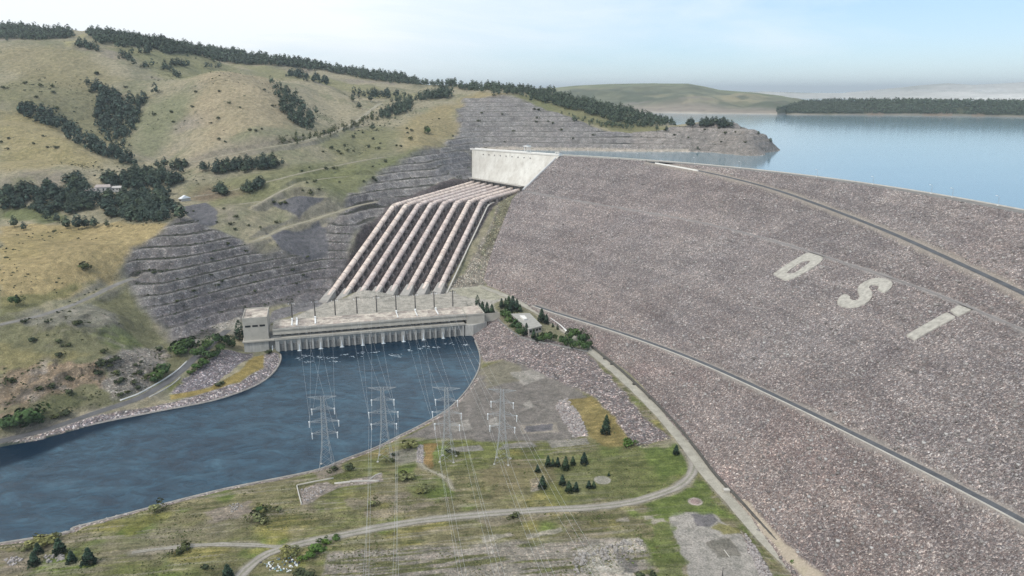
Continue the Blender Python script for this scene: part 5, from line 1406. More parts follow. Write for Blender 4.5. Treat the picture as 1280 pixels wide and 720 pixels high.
# --- woods far off, each one mass
def wood(name, polys, hpx, label, dens=1.0, leaf='pine_leaf', wide=.30):
    rng = np.random.default_rng(len(name) * 7 + 5); Vs, Fs, o = [], [], 0
    for poly, n in polys:
        for a, b in inside(poly, n, rng):
            if rng.uniform() < .22: a += rng.normal(0, 5); b += rng.normal(0, 1.6)      # loose fringe
            p = hit([(a, b)])[0]
            if np.isnan(p[0]) or p[2] < LAKE_Z - 45: continue
            h = rng.uniform(*hpx) * mpp(p) * rng.choice([.6, .85, 1, 1.15])
            c, s = crown_cloud('pine', 46, rng, .10); c[:, :2] *= 1.15; V, Fq = clumps(c, s, rng)
            Vs.append(V * h + p); Fs.append(Fq + o); o += len(V)
    me = np_mesh(name, np.vstack(Vs), np.vstack(Fs)); return tag(link(name, me, M[leaf]), label, kind='stuff')
wood('gully_wood', [([(20,135),(55,140),(100,168),(150,190),(172,208),(150,206),(110,190),(70,165),(30,148)], 190), ([(108,106),(140,112),(150,128),(190,120),(175,135),(172,160),(155,185),(130,180),(118,150),(125,125)], 220)], (7.5, 11), 'dark pine wood filling the gully in the left hills')
wood('gully_wood', [([(340,105),(352,112),(380,135),(393,150),(392,165),(380,164),(362,150),(348,130)], 120)], (7, 10), 'dark strip of pines down the gully right of the round hill')
wood('far_wood', [([(352,95),(380,94),(412,103),(410,107),(372,100)], 40), ([(434,120),(470,116),(500,120),(495,124),(450,124)], 40)], (6, 9), 'two short rows of pines on the upper meadow')
wood('far_wood', [([(470,147),(500,132),(540,118),(560,112),(562,122),(520,128),(510,140),(480,152)], 230)], (6, 9), 'block of pines on the saddle beside the upper road')
wood('ridge_forest', [([(-30,47),(0,49),(50,50),(88,48),(92,42),(60,39),(0,36),(-30,36)], 520), ([(112,46),(125,56),(140,54),(150,60),(170,58),(200,62),(205,68),(240,68),(270,76),(300,81),(340,82),(400,88),(450,98),(500,105),(545,108),(570,108),(560,103),(480,92),(400,80),(300,67),(200,52),(110,40)], 2500)], (5, 8), 'long dark forest along the skyline of the hills')
wood('ridge_forest', [([(572,108),(640,112),(700,121),(780,138),(840,154),(840,157),(800,160),(760,150),(700,134),(650,120),(580,112)], 900), ([(556,110),(600,107),(660,113),(700,118),(700,122),(640,115),(575,112)], 140)], (5.5, 8.5), 'dark forest on the ridge running down to the lake')
wood('meadow_wood', [([(100,54),(125,62),(124,66),(96,60)], 30), ([(150,70),(168,72),(165,80),(150,76)], 16), ([(170,64),(190,64),(190,68),(172,68)], 14), ([(200,80),(210,82),(226,96),(222,98),(204,86)], 22), ([(204,78),(240,82),(280,84),(278,87),(220,83)], 26), ([(175,82),(188,84),(186,88),(176,86)], 10)], (5, 8), 'scattered clumps of pines on the high meadow')
wood('slope_wood', [([(700,140),(720,146),(790,160),(790,163),(740,158),(705,148)], 50), ([(490,125),(510,120),(512,124),(494,130)], 14)], (4, 7), 'loose scrub and small pines below the ridge forest')
wood('road_hedge', [([(372,172),(400,168),(440,156),(465,146),(468,150),(442,162),(400,173),(375,177)], 55), ([(340,176),(380,172),(378,178),(345,181)], 16)], (4, 7), 'dark hedge line along the lower side of the upper road', leaf='shrub_leaf')
wood('terrace_wood', [([(0,244),(40,240),(100,228),(113,242),(118,262),(60,272),(30,262),(0,264)], 110), ([(124,232),(160,224),(215,220),(222,231),(200,240),(150,238)], 70), ([(124,256),(150,248),(205,244),(216,262),(209,277),(170,279),(134,272)], 150), ([(100,250),(120,247),(150,246),(150,252),(110,256)], 16), ([(252,213),(290,207),(340,204),(356,206),(352,212),(300,217),(258,217)], 45)], (7, 11), 'dense lower pines filling the groves on the terrace')
# --- shrubs dotted over the hills
def dots(polys, hpx, label, group, kind='shrub', wide=1.5):
    for poly, n in polys:
        for a, b in inside(poly, n, rg):
            p = hit([(a, b)])[0]
            if not np.isnan(p[0]): plant_at(p, kind, rg.uniform(*hpx) * mpp(p), label, group, wide)
dots([([(0,90),(60,75),(170,100),(200,150),(110,150),(0,130)], 16), ([(0,150),(80,180),(60,210),(0,200)], 7)], (2, 4), 'small dark shrub dotted on the rounded left hill', 'shrubs on the left hill')
dots([([(200,150),(260,100),(330,110),(360,160),(260,185)], 16)], (2, 3.6), 'small dark shrub dotted on the round middle hill', 'shrubs on the middle hill')
dots([([(400,185),(480,150),(570,135),(580,175),(500,190),(480,230),(380,240),(360,215)], 34), ([(230,262),(330,255),(400,225),(440,230),(330,290),(290,292)], 18)], (2, 4.2), 'small dark shrub on the broken slopes above the water pipes', 'shrubs above the pipes')
dots([([(585,130),(680,135),(760,172),(600,180)], 14), ([(800,165),(880,158),(950,168),(950,180),(800,182)], 9)], (2, 3.6), 'small shrub growing on the ledges above the lake', 'shrubs above the lake')
dots([([(0,410),(90,392),(150,400),(200,440),(150,490),(40,500),(0,480)], 26), ([(130,455),(210,430),(190,470),(150,495)], 10)], (3, 7), 'small dark shrub on the rough slope above the riverside road', 'shrubs above the riverside road')
dots([([(165,340),(290,300),(400,300),(400,350),(300,390),(220,410)], 16)], (2, 4), 'small shrub on the dark benches left of the pipes', 'shrubs on the benches')
# --- trees round the site office
plants([(597,385,16)], 'cypress', 'tall narrow cypress at the right end of the power station', None, 1.2)
plants([(603,394,17),(609,396,18),(615,395,15)], 'fir_tree', 'dark fir in the tight clump beside the right end block', 'firs beside the right end block', 1.1)
plants([(627,385,12),(632,384,11),(636,387,17),(641,388,18),(646,389,15),(650,390,10),(638,391,12)], 'fir_tree', 'dark fir in the clump behind the site office', 'firs behind the site office', 1.15)
plants([(631,397,11),(636,401,13),(640,406,12),(644,410,13),(648,415,13),(652,420,12),(634,392,8)], 'leafy_tree', 'rounded dark tree in the hedge row left of the site office', 'trees left of the site office', 1.05)
plants([(658,419,15),(667,424,13),(672,427,11)], 'fir_tree', 'dark fir close to the front wall of the site office', 'firs in front of the site office', 1.1)
plants([(683,427,12),(688,428,13),(676,428,9)], 'leafy_tree', 'round dark tree in the garden corner at the office front', 'trees at the office front', 1.1)
plants([(677,403,17),(683,405,12)], 'fir_tree', 'dark pointed fir on the dam side of the site office', 'firs on the dam side of the office', 1.2)
plants([(691,409,6),(697,412,7)], 'cypress', 'little cypress on the garden lawn by the toe road', 'little cypresses on the lawn', 1.4)
plants([(702,430,11),(709,432,12),(717,435,13),(724,437,13),(731,438,12),(735,437,11),(714,427,14),(721,424,14),(728,431,14),(714,419,9),(730,426,10)], 'leafy_tree', 'round dark tree in the dense grove beside the bend of the toe road', 'grove by the toe road', 1.0)
# --- flats
plants([(685,583,14),(691,583,10),(697,583,12),(707,587,17),(716,581,11)], 'fir_tree', 'dark fir in the row of five on the grass flat', 'firs in a row on the flat', 1.15)
plants([(730,580,15),(672,590,10),(678,610,16),(736,610,10),(742,610,9),(761,595,5),(845,568,12),(757,542,19),(758,530,12)], 'fir_tree',
       ['thick fir standing alone right of the row of five', 'small dark fir left of the row of five', 'fir beside the small stone heap on the flat', 'left of two small firs near the round concrete slab', 'right of two small firs near the round concrete slab', 'tiny fir just behind the round concrete slab', 'small round fir inside the bend of the gravel track', 'tallest dark fir on the brown strip below the rockfill', 'shorter fir right behind the tallest one on the brown strip'], None, 1.25)
plants([(703,606,13),(711,615,14),(720,614,12)], 'fir_tree', 'dark fir in the group of three on the flat', 'three firs on the flat', 1.25)
plants([(786,558,9)], 'fresh_bush', 'low bright green bush at the foot of the stony apron', None, 1.9)
plants([(112,705,18),(90,703,13),(43,706,14),(48,692,12),(75,692,17),(285,722,16)], 'fir_tree',
       ['bushy dark pine rightmost of the cluster at the lower left', 'dark pine left of the bushiest one at the lower left', 'small pine beside the rubble at the lower left', 'small pine behind the rubble at the lower left', 'tall dark tree by the pale river shrubs at the lower left', 'dark pine cut by the bottom edge beside the gravel track'], None, 1.5)
plants([(40,684,9),(52,682,11),(62,680,11),(33,688,6),(70,674,8)], 'pale_shrub', 'pale grey green shrub in the thicket at the river edge', 'thicket at the lower left river edge', 1.5)
plants([(325,640,11),(322,653,13),(330,655,9),(348,640,7)], 'pale_shrub', 'pale shrub in the clump above the gravel track', 'clump above the gravel track', 1.4)
plants([(327,642,9)], 'leafy_tree', 'dark round bush at the back of the pale clump above the track', None, 1.4)
plants([(196,640,10),(200,629,7),(212,627,5)], 'pale_shrub', 'pale bush on the lower river edge', 'bushes on the lower river edge', 1.6)
plants([(338,596,8),(350,594,9),(362,590,8),(374,584,7),(384,581,7),(394,578,6),(330,597,6),(258,612,4),(270,610,5),(310,605,4)], 'fresh_bush', 'green bush on the river bank near the leftmost pylon', 'bushes on the bank near the leftmost pylon', 1.6)
plants([(437,588,10)], 'shrub', 'dark round bush right of the leftmost pylon', None, 1.4)
plants([(417,588,6),(492,570,4),(490,577,5),(560,566,5),(569,568,5)], 'shrub', 'small dark bush by the feet of the pylons', 'bushes by the pylon feet', 1.8)
plants([(515,560,10),(505,600,9),(512,599,8),(530,613,8),(524,616,6),(466,632,7)], 'pale_shrub', 'pale bush scattered on the flat between the pylons and the track', 'pale bushes on the flat', 1.9)
plants([(398,690,11),(390,694,8),(408,680,7),(420,674,6),(380,700,6)], 'fresh_bush', 'fresh green bush on the verge below the gravel track', 'bushes below the gravel track', 1.8)
plants([(358,694,11),(368,692,9)], 'pale_shrub', 'pale bush between the gravel track and the rubbish heap', 'bushes by the rubbish heap', 1.6)
plants([(375,722,10),(388,722,9),(230,687,9),(224,692,6),(645,646,6),(640,647,5),(800,722,7),(815,720,6),(256,712,6)], 'shrub', 'low shrub dotted over the flat near the bottom edge', 'shrubs near the bottom edge', 1.8)
plants([(995,706,7)], 'fresh_bush', 'small green bush at the edge of the sandy strip by the dam', None, 1.4)
# --- left bank
plants([(12,536,14),(26,535,16),(38,533,20),(46,530,14),(3,537,12)], 'leafy_tree', 'broad green tree in the clump at the left edge above the road', 'trees at the left edge above the road', 1.3)
plants([(222,446,13),(229,443,17),(238,440,17),(250,446,13)], 'leafy_tree', 'big dark tree beside the top of the riverside road', 'trees at the top of the riverside road', 1.25)
plants([(200,474,12),(207,467,13),(194,479,8)], 'leafy_tree', 'dark tree on the hill side of the riverside road', 'trees on the hill side of the riverside road', 1.3)
plants([(262,436,12),(270,430,13),(281,432,12),(290,434,9),(275,440,10),(262,450,11),(268,446,9)], 'leafy_tree', 'dark tree on the bank between the road and the stone slope', 'trees above the stone slope', 1.2)
plants([(247,462,9),(238,468,6),(256,456,8)], 'fresh_bush', 'bright green bush at the inner edge of the riverside road', 'bushes inside the riverside road', 1.6)
plants([(300,424,22)], 'cypress', 'tall dark cypress pressed against the square tower', None, 1.5)
plants([(336,442,5)], 'shrub', 'dark bush at the foot of the quay wall beside the grass strip', None, 2.0)
plants([(150,496,5),(160,492,4),(172,487,5),(84,520,8),(70,524,6)], 'shrub', 'dark shrub right above the riverside road', 'shrubs lining the riverside road', 1.9)
plants([(272,483,5),(278,480,4)], 'shrub', 'dark shrub on the stony river bank', 'shrubs on the stony bank', 1.9)

# --- grass tufts and low scrub far too many to count
def tufts(name, weight, n, s0, s1, leaf, per, label, seed):
    r_ = np.random.default_rng(seed); k = r_.integers(0, N2, n * 30); k = k[(weight[k] > r_.uniform(.15, 1, len(k)))][:n]
    c = np.column_stack([PX, PY, HG.ravel()])[k]; s = r_.uniform(s0, s1, len(k)) * (1 + 1.2 * r_.uniform(0, 1, len(k)) ** 6)
    c = np.repeat(c, per, 0); s = np.repeat(s, per)
    c = c + np.column_stack([r_.normal(0, .55, len(c)) * s, r_.normal(0, .55, len(c)) * s, r_.uniform(.1, .7, len(c)) * s])
    V, Fq = clumps(c, s * .55, r_); me = np_mesh(name, V, Fq); tag(link(name, me, M[leaf]), label, kind='stuff')
M['tuft_leaf'] = leaf_mat('tuft_blades', (.15, .18, .065)); M['dry_leaf'] = leaf_mat('dry_blades', (.28, .25, .13)); M['scrub_leaf'] = leaf_mat('scrub_leaves', (.085, .098, .055))
infr0 = (np.abs(GA.ravel()) < radians(41)) & (PY > 300) & (np.exp(GR.ravel()) < 720) & (fl2 > 0)
_nt = np.maximum(mask([(836,645),(846,640),(890,640),(902,652),(928,668),(955,722),(970,760),(880,760),(862,720),(850,685),(838,660)], 1.5), _dsc)
for _n, _L, _w, _c in ROADS[:3]:
    _i = np.nonzero(infr0)[0]; _nt[_i] = np.maximum(_nt[_i], line_near(GP[_i], _L)[0] < _w * .5 + .8)
infr = (np.abs(GA.ravel()) < radians(41)) & (PY > 300)
wf = fl2 * infr * (np.exp(GR.ravel()) < 720) * sstep(-.3, .5, fbm(PX, PY, 18, 3, 601)) * (1 - _nt)
tufts('grass_tufts', wf, 4500, .14, .38, 'tuft_leaf', 4, 'small green grass tufts all over the flat', 71)
tufts('dry_grass', wf, 3500, .14, .38, 'dry_leaf', 4, 'small dry grass tufts all over the flat', 72)
wh = gs_ * infr * (np.exp(GR.ravel()) > 640) * (np.exp(GR.ravel()) < 2000) * sstep(-.1, .55, fbm(PX, PY, 70, 4, 603))
tufts('low_scrub', wh, 4500, .35, 1.0, 'scrub_leaf', 5, 'low scrub sprinkled thinly over the grassy hills', 73)
wl_ = ROCKY * infr
tufts('rock_scrub', wl_, 1200, .3, .9, 'scrub_leaf', 5, 'low scrub between the rocks above the riverside road', 74)
wb = BENCH * infr * LEDGE * (np.exp(GR.ravel()) < 1700)
tufts('bench_weeds', wb, 4000, .3, .8, 'scrub_leaf', 4, 'weeds growing along the ledges of the rock cuts', 75)
# ------------------------------------------------------------------ land across the reservoir
def lake_z(px, py): return at_z(px, py, LAKE_Z)
def far_land(name, shore, ridge, d_ridge, back, colfn, seed, n_a=260, n_t=60, amp=14, power=.8, mat=None):
    shore = np.array(shore, float); ridge = np.array(ridge, float)
    xs = np.linspace(max(shore[0, 0], ridge[0, 0]), min(shore[-1, 0], ridge[-1, 0]), n_a)
    ys = np.interp(xs, shore[:, 0], shore[:, 1]); yr = np.interp(xs, ridge[:, 0], ridge[:, 1])
    A = at_z(xs, ys, LAKE_Z); dr = np.interp(xs, *np.array(d_ridge, float).T); B = at_d(xs, yr, dr)
    t_ = np.concatenate([np.linspace(-.12, 1, n_t), np.linspace(1.05, 1.6, 14)])
    V = []
    for t in t_:
        if t <= 1:
            xy = A[:, :2] + (B[:, :2] - A[:, :2]) * t; z = LAKE_Z + (B[:, 2] - LAKE_Z) * (np.sign(t) * abs(t) ** power)
            env = max(0, sin(pi * np.clip(t, 0, 1)))
        else:
            xy = B[:, :2] + (B[:, :2] - A[:, :2]) * (t - 1); z = B[:, 2] - (B[:, 2] - LAKE_Z + 20) * ((t - 1) / .6) ** 1.5; env = .3
        z = z + env * amp * (fbm(xy[:, 0], xy[:, 1], 500, 4, seed) * .9 + (fbm(xy[:, 0], xy[:, 1], 190, 3, seed + 3)) * .5)
        V.append(np.column_stack([xy, z]))
    V = np.array(V); nt_ = len(t_)
    me = np_mesh(name, V.reshape(-1, 3), grid_faces(nt_, n_a), True)
    c = colfn(V.reshape(-1, 3), np.repeat(t_, n_a)).astype(np.float32)
    at = me.attributes.new('col', 'FLOAT_COLOR', 'POINT'); at.data.foreach_set('color', np.concatenate([c, np.ones((len(c), 1), np.float32)], 1).ravel())
    me.attributes.new('stone', 'FLOAT', 'POINT')
    tag(link(name, me, M['far_land']), kind='structure'); return V, t_
t = NT('far_land'); a = t.attr('col'); n = t.noise(.012, 5, .65)
t.color(t.mix(1, a.outputs['Color'], t.ramp(n, [(.3, (.8, .8, .8)), (.7, (1.2, 1.2, 1.2))]), 'MULTIPLY')); t.rgh(.95); M['far_land'] = t.m
def col_hill(V, t):
    x, y, z = V.T; n = fbm(x, y, 420, 4, 301); m = fbm(x, y, 140, 4, 303)
    c = np.tile(L3(.135, .142, .092), (len(V), 1)) 
    def mx(w, k): 
        nonlocal c; w = np.clip(w, 0, 1)[:, None]; c = c * (1 - w) + L3(*k) * w
    mx(sstep(.1, .5, n) * .8, (.26, .225, .14)); mx(sstep(.0, .25, m) * .85, (.075, .09, .06)); mx(sstep(.1, .35, fbm(x, y, 70, 3, 309)) * .6, (.085, .095, .06)); mx(sstep(.3, .05, t) * .75, (.29, .24, .20)); mx(sstep(.25, .5, fbm(x, y, 90, 3, 305)) * sstep(.5, .1, t), (.18, .155, .135))
    mx(sstep(.75, .95, t) * .7, (.15, .17, .09)); mx(sstep(.035, .0, t), (.40, .36, .31)); return c
def col_head(V, t):
    x, y, z = V.T; m = fbm(x, y, 130, 4, 311)
    c = np.tile(L3(.10, .105, .06), (len(V), 1)); w = (sstep(7, 4, z - LAKE_Z + m * 5) * .9)[:, None]; c = c * (1 - w) + L3(.30, .265, .22) * w
    w = (sstep(.15, .4, fbm(x, y, 110, 3, 313)) * sstep(.9, .3, t))[:, None]; c = c * (1 - w) + L3(.29, .22, .16) * w; return c
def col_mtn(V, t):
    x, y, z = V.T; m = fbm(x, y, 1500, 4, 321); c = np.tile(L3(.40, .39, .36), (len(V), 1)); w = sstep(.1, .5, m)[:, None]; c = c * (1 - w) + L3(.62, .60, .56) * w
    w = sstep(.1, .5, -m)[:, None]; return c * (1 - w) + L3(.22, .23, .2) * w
far_land('far_hills', [(560,140),(700,140.5),(840,141.5),(900,142.5),(960,142.8),(1010,143.5)], [(560,112),(640,111),(690,110),(720,107),(760,105),(800,104.3),(860,104.5),(880,108),(900,112.5),(940,115.5),(975,119.5),(1010,126)], [(560,5200),(880,5200),(1010,4300)], 0, col_hill, 401, amp=48, power=.75)
VH, tH = far_land('forest_headland', [(972,143),(1000,143.5),(1100,144),(1200,145),(1280,146.5),(1420,149)], [(972,137),(990,132),(1005,128.5),(1040,126.5),(1100,126),(1200,127.5),(1280,128),(1420,128)], [(972,3600),(1000,3800),(1420,3800)], 0, col_head, 407, amp=7, power=.6)
far_land('far_mountains', [(1000,121),(1420,121)], [(1000,120),(1040,118),(1080,113.5),(1120,110),(1150,106.5),(1185,104),(1215,106),(1250,104.5),(1280,102.5),(1420,101)], [(1000,15000),(1420,15000)], 0, col_mtn, 411, amp=70, power=1.0)
far_land('far_mountains', [(860,121.5),(1400,121.5)], [(860,119),(900,116),(960,114.5),(1030,116.5),(1100,116),(1200,114),(1280,116),(1400,115)], [(860,11000),(1400,11000)], 0, col_mtn, 419, amp=50, power=1.0)
rng = np.random.default_rng(9); Vs, Fs, o = [], [], 0
nT, nA = VH.shape[:2]
for k in range(4200):
    i = int(7 + 53 * rng.uniform() ** 1.6); j = int(rng.uniform(0, nA)); p = VH[i, j]
    if p[2] < LAKE_Z + 6 or tH[i] > 1.02: continue
    h = rng.uniform(11, 19); c, s = crown_cloud('pine', 26, rng, .15); c[:, :2] *= 1.45; V, Fq = clumps(c, s, rng); Vs.append(V * h + p); Fs.append(Fq + o); o += len(V)
tag(link('headland_forest', np_mesh('headland_forest', np.vstack(Vs), np.vstack(Fs)), M['pine_leaf']), 'dark forest covering the headland across the lake', kind='stuff')

# ------------------------------------------------------------------ small things on the flats
M['rubbish'] = None
t = NT('rubbish_plastic'); g = t.n.new('ShaderNodeNewGeometry')
t.color(t.ramp(g.outputs['Random Per Island'], [(0, (.75, .76, .76)), (.35, (.55, .60, .62)), (.5, (.12, .16, .18)), (.62, (.75, .74, .70)), (.75, (.25, .42, .46)), (.85, (.06, .06, .07)), (1, (.8, .8, .8))], 'CONSTANT')); t.rgh(.5); M['rubbish'] = t.m
def heap(name, poly, n, s, mat, label, seed, kind='stuff', cat=None):
    rr = random.Random(seed); rng = np.random.default_rng(seed); mb = MB()
    for a, b in inside(poly, n, rng):
        p = hit([(a, b)])[0]
        if np.isnan(p[0]): continue
        w = rr.uniform(*s); an = rr.uniform(0, pi); l = w * rr.uniform(.5, 1.4); hh = w * rr.uniform(.25, .7)
        ca, sa = cos(an), sin(an); v = []
        for z in (-.2, hh):
            for x, y in ((-w, -l), (w, -l), (w, l), (-w, l)):
                k = 1 if z < 0 else rr.uniform(.45, .95); v.append((p[0] + (x * ca - y * sa) * k / 2, p[1] + (x * sa + y * ca) * k / 2, p[2] + z))
        mb.hexa(v)
    o = mb.build(name, mat); return tag(o, label, cat, None, kind)
heap('rubbish_heap', [(320,704),(335,702),(350,695),(372,697),(375,706),(360,716),(340,714)], 95, (.4, 1.2), M['rubbish'], 'dumped white and blue rubbish scattered below the gravel track', 4)
M['rubble'] = simple_mat('rubble', (.32, .295, .27), .9, .25, .8); M['pale_stone'] = simple_mat('pale_stone', (.38, .345, .33), .9, .3, .8)
heap('rubble_heap', [(52,695),(78,690),(80,700),(60,704)], 34, (.8, 2.6), M['rubble'], 'pile of pale broken slabs between the pines at the lower left', 6)
heap('rubble_heap', [(5,700),(25,694),(30,705),(10,710)], 20, (.8, 2.4), M['pale_stone'], 'scatter of pale broken slabs at the left end of the flat', 8)
heap('rubble_heap', [(284,632),(298,629),(305,636),(290,640)], 24, (.6, 1.8), M['rubble'], 'loose brown rubble heap near the lower river edge', 10)
heap('rubble_heap', [(715,695),(740,690),(780,676),(805,676),(790,690),(740,704),(718,722)], 130, (.6, 2.4), M['rubble'], 'broken concrete slabs spread along the bottom of the flat', 12)
heap('rubble_heap', [(376,612),(392,608),(408,612),(392,624),(380,628)], 60, (.5, 1.5), M['pale_stone'], 'stony rubble inside the ruined foundation near the leftmost pylon', 14)
heap('stone_bank', [(521,556),(529,556),(528,580),(522,578)], 90, (.5, 1.5), M['pale_stone'], 'white stones lining the small ditch between the pylons', 16)
heap('stone_bank', [(694,508),(700,500),(708,497),(726,520),(736,545),(716,546)], 330, (.7, 2.0), M['pale_stone'], 'bank of pale boulders at the edge of the gravel yard', 18)
heap('stone_bank', [(930,664),(944,684),(966,722),(950,720),(938,692)], 260, (.5, 1.6), M['pale_stone'], 'loose white stones between the pad and the toe road', 20)
# shoreline boulders
sh = BANK_R; rr = random.Random(5); mb = MB()
for k in range(900):
    i = rr.randrange(70, len(sh) - 2); p = sh[i]; d = sh[i + 1] - sh[i]; d /= np.linalg.norm(d); n = np.array([d[1], -d[0], 0])
    q = p - n * 0
    off = rr.uniform(-1.0, 5.0); q = p + np.array([-d[1], d[0], 0]) * (-off); z = float(Hat(np.array([q[0]]), np.array([q[1]]))[0])
    s = rr.uniform(.35, 1.15); mb.hexa([(q[0] + s * rr.uniform(.7, 1.2) * a, q[1] + s * rr.uniform(.7, 1.2) * b, z + c * s * rr.uniform(.5, .9)) for c in (-.6, .8) for a, b in ((-1, -1), (1, -1), (1, 1), (-1, 1))])
tag(mb.build('shore_stones', M['pale_stone']), 'pale stones along the water line of the near river bank', kind='stuff')
# foundation walls of the ruined platform
def wall_px(name, px, h, th, mat, label, cat='wall'):
    q = hit(px); L = smooth_line(q, 3.0); o = wall_along(name, L, h, th, mat, None, -.6); return tag(o, label, cat)
wall_px('low_wall', [(371,608),(374,620),(377,631)], 1.1, .6, M['pale_concrete'], 'low pale wall at the left end of the ruined foundation')
wall_px('low_wall', [(371,607),(395,602),(417,598)], .8, .5, M['concrete'], 'low back wall along the ruined foundation')
wall_px('low_wall', [(418,605),(445,602),(474,601.5)], .9, .6, M['pale_concrete'], 'low kerb wall in front of the long slab near the leftmost pylon')
wall_px('low_wall', [(460,602),(470,594),(477,592)], .7, .5, M['concrete'], 'short end wall of the long slab near the pylons')
# roadside barrier on the riverside road
wall_px('road_barrier', [(150,501),(172,493),(190,483.5),(206,474),(222,463),(234,452)], 1.0, .6, M['white_concrete'], 'white concrete barrier on the hill side of the riverside road', 'barrier')
wall_px('road_barrier', [(186,497),(200,490),(215,481),(226,472)], .8, .5, M['pale_concrete'], 'pale kerb on the river side of the riverside road', 'barrier')
wall_px('garden_wall', [(620,397),(632,408),(645,418),(660,424.5),(690,431),(715,436),(735,440)], 1.2, .6, M['dark_concrete'], 'dark low wall along the front of the office garden')
wall_px('garden_wall', [(688,399.5),(700,408),(709,416)], 2.2, .6, M['white_paint'], 'bright white wall between the office lawn and the toe road')
# drain covers on the toe wall
g0 = None
for x, y in ((756,449),(765,456),(793,481),(813,498)):
    p = hit([(x, y)])[0]
    if g0 is None:
        g0 = empty('drain_head', tuple(p)); tag(g0, 'small dark drain head set in the wall beside the toe road', 'drain', 'drain heads along the toe road')
        mb = MB(); mb.box(-1.6, 1.6, -1.0, 1.0, -.5, 1.5); mb.build('box', M['drain_wall'], g0); mb = MB(); mb.box(-1.2, 1.2, -.7, .7, 1.5, 1.7); mb.build('grate', M['steel_dark'], g0)
    else: r = copy_tree(g0); r.location = tuple(p)
# small concrete hut by the bend of the toe road, valve pit on the gravel pad
p = hit([(908,615)])[0]; r = empty('pump_box', tuple(p)); tag(r, 'small grey concrete box beside the toe road near the sandy strip', 'box')
MB().box(-1.8, 1.8, -1.4, 1.4, -.5, 1.8).build('box', M['concrete'], r); MB().box(-2.0, 2.0, -1.6, 1.6, 1.82, 2.1).build('lid', M['pale_concrete'], r)
a, b = hit([(905,688), (912,697)]); o = MB().bar(a + [0, 0, .3], b + [0, 0, .3], .28, .28, 8).build('pale_pipe', M['pale_concrete']); tag(o, 'pale pipe lying on the dark patch of the concrete pad', 'pipe')
p = hit([(903,720)])[0]; o = MB().bar(p, p + np.array([0, 0, 5.5]), .35, .12, 6).build('dark_post', M['steel_dark']); tag(o, 'dark pointed post on the concrete pad at the bottom edge', 'post')
p = hit([(295,497)])[0]
# ------------------------------------------------------------------ sky, sun, air, camera
SUN_EL, SUN_AZ = radians(49), radians(-138)      # high sun behind thin cloud, from behind the camera on the left
wd = bpy.data.worlds.new('World'); scene.world = wd; wd.use_nodes = True
nt = wd.node_tree; nd = nt.nodes; lk = nt.links
bg = nd['Background']
sky = nd.new('ShaderNodeTexSky'); sky.sky_type = 'NISHITA'; sky.sun_disc = False; sky.sun_elevation = SUN_EL; sky.sun_rotation = SUN_AZ
sky.altitude = 500; sky.air_density = 1.0; sky.dust_density = .4; sky.ozone_density = 1.0
tc = nd.new('ShaderNodeTexCoord')
mp = nd.new('ShaderNodeMapping'); mp.inputs['Scale'].default_value = (1.0, 1.0, 5.0); lk.new(tc.outputs['Generated'], mp.inputs['Vector'])
cn = nd.new('ShaderNodeTexNoise'); cn.inputs['Scale'].default_value = 2.2; cn.inputs['Detail'].default_value = 6; cn.inputs['Roughness'].default_value = .55; cn.inputs['Distortion'].default_value = .4
lk.new(mp.outputs['Vector'], cn.inputs['Vector'])
# the veil of cloud is thicker towards the left (west) of the view
dt = nd.new('ShaderNodeVectorMath'); dt.operation = 'DOT_PRODUCT'; dt.inputs[1].default_value = (-.92, .25, 1.15); lk.new(tc.outputs['Generated'], dt.inputs[0])
ma = nd.new('ShaderNodeMath'); ma.operation = 'MULTIPLY_ADD'; ma.inputs[1].default_value = .72; lk.new(dt.outputs['Value'], ma.inputs[0]); lk.new(cn.outputs['Fac'], ma.inputs[2])
rp = nd.new('ShaderNodeValToRGB'); rp.color_ramp.elements[0].position = .46; rp.color_ramp.elements[0].color = (0, 0, 0, 1); rp.color_ramp.elements[1].position = .95
lk.new(ma.outputs[0], rp.inputs['Fac'])
gain = nd.new('ShaderNodeMix'); gain.data_type = 'RGBA'; gain.blend_type = 'MULTIPLY'; gain.inputs[0].default_value = 1.0
gain.inputs[7].default_value = (SKYG[0], SKYG[1], SKYG[2], 1); lk.new(sky.outputs['Color'], gain.inputs[6])
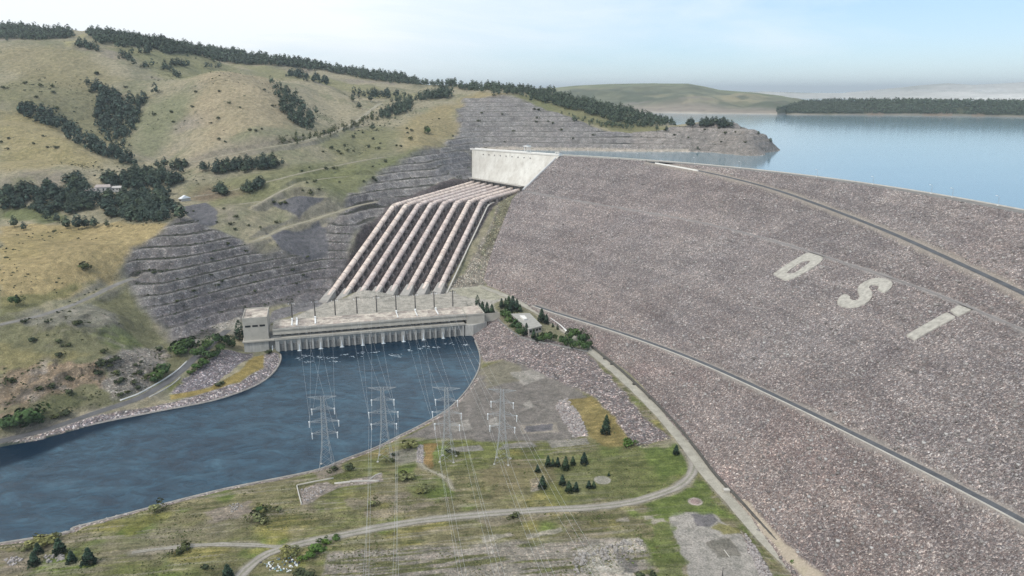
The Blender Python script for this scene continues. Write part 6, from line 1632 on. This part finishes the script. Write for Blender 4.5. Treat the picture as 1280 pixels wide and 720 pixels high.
mx = nd.new('ShaderNodeMix'); mx.data_type = 'RGBA'; lk.new(rp.outputs['Color'], mx.inputs[0]); lk.new(gain.outputs[2], mx.inputs[6]); mx.inputs[7].default_value = (*CLOUDC, 1)
veil = nd.new('ShaderNodeMix'); veil.data_type = 'RGBA'; veil.inputs[0].default_value = .5; veil.inputs[7].default_value = (*VEIL, 1)
lk.new(gain.outputs[2], veil.inputs[6]); lk.new(veil.outputs[2], mx.inputs[6])
lk.new(mx.outputs[2], bg.inputs['Color']); bg.inputs['Strength'].default_value = .1
sl = bpy.data.lights.new('sun', 'SUN'); sl.energy = 1.5; sl.angle = radians(11); sl.color = (1, .965, .91)
so = bpy.data.objects.new('sun', sl); COL.objects.link(so); so.location = (-300, 600, 900)
dirv = Vector((sin(SUN_AZ) * cos(SUN_EL), cos(SUN_AZ) * cos(SUN_EL), sin(SUN_EL)))
so.rotation_euler = dirv.to_track_quat('Z', 'Y').to_euler()
cam = bpy.data.cameras.new('camera'); cam.sensor_width = 36; cam.lens = F / 1280 * 36; cam.clip_start = 1; cam.clip_end = 100000
co = bpy.data.objects.new('camera', cam); COL.objects.link(co); co.location = (0, 0, CAMH); co.rotation_euler = (pi / 2 - PITCH, 0, 0); scene.camera = co; scene.cycles.use_denoising = DENOISE; scene.cycles.use_adaptive_sampling = False; scene.cycles.denoising_prefilter = 'NONE'
vs = scene.view_settings; vs.view_transform = 'Standard'; vs.look = 'None'; vs.exposure = EXPO; vs.gamma = 1; vs.use_curve_mapping = False
if HAZE:
    mh = bpy.data.materials.new('haze'); mh.use_nodes = True; n = mh.node_tree.nodes; n.remove(n['Principled BSDF'])
    pv = n.new('ShaderNodeVolumePrincipled'); pv.inputs['Color'].default_value = (.86, .945, 1, 1); pv.inputs['Density'].default_value = HAZE; pv.inputs['Anisotropy'].default_value = .2
    mh.node_tree.links.new(pv.outputs['Volume'], n['Material Output'].inputs['Volume'])
    mb = MB().box(-59000, 59000, -2900, 69000, -31, 505); tag(mb.build('haze', mh), kind='stuff')
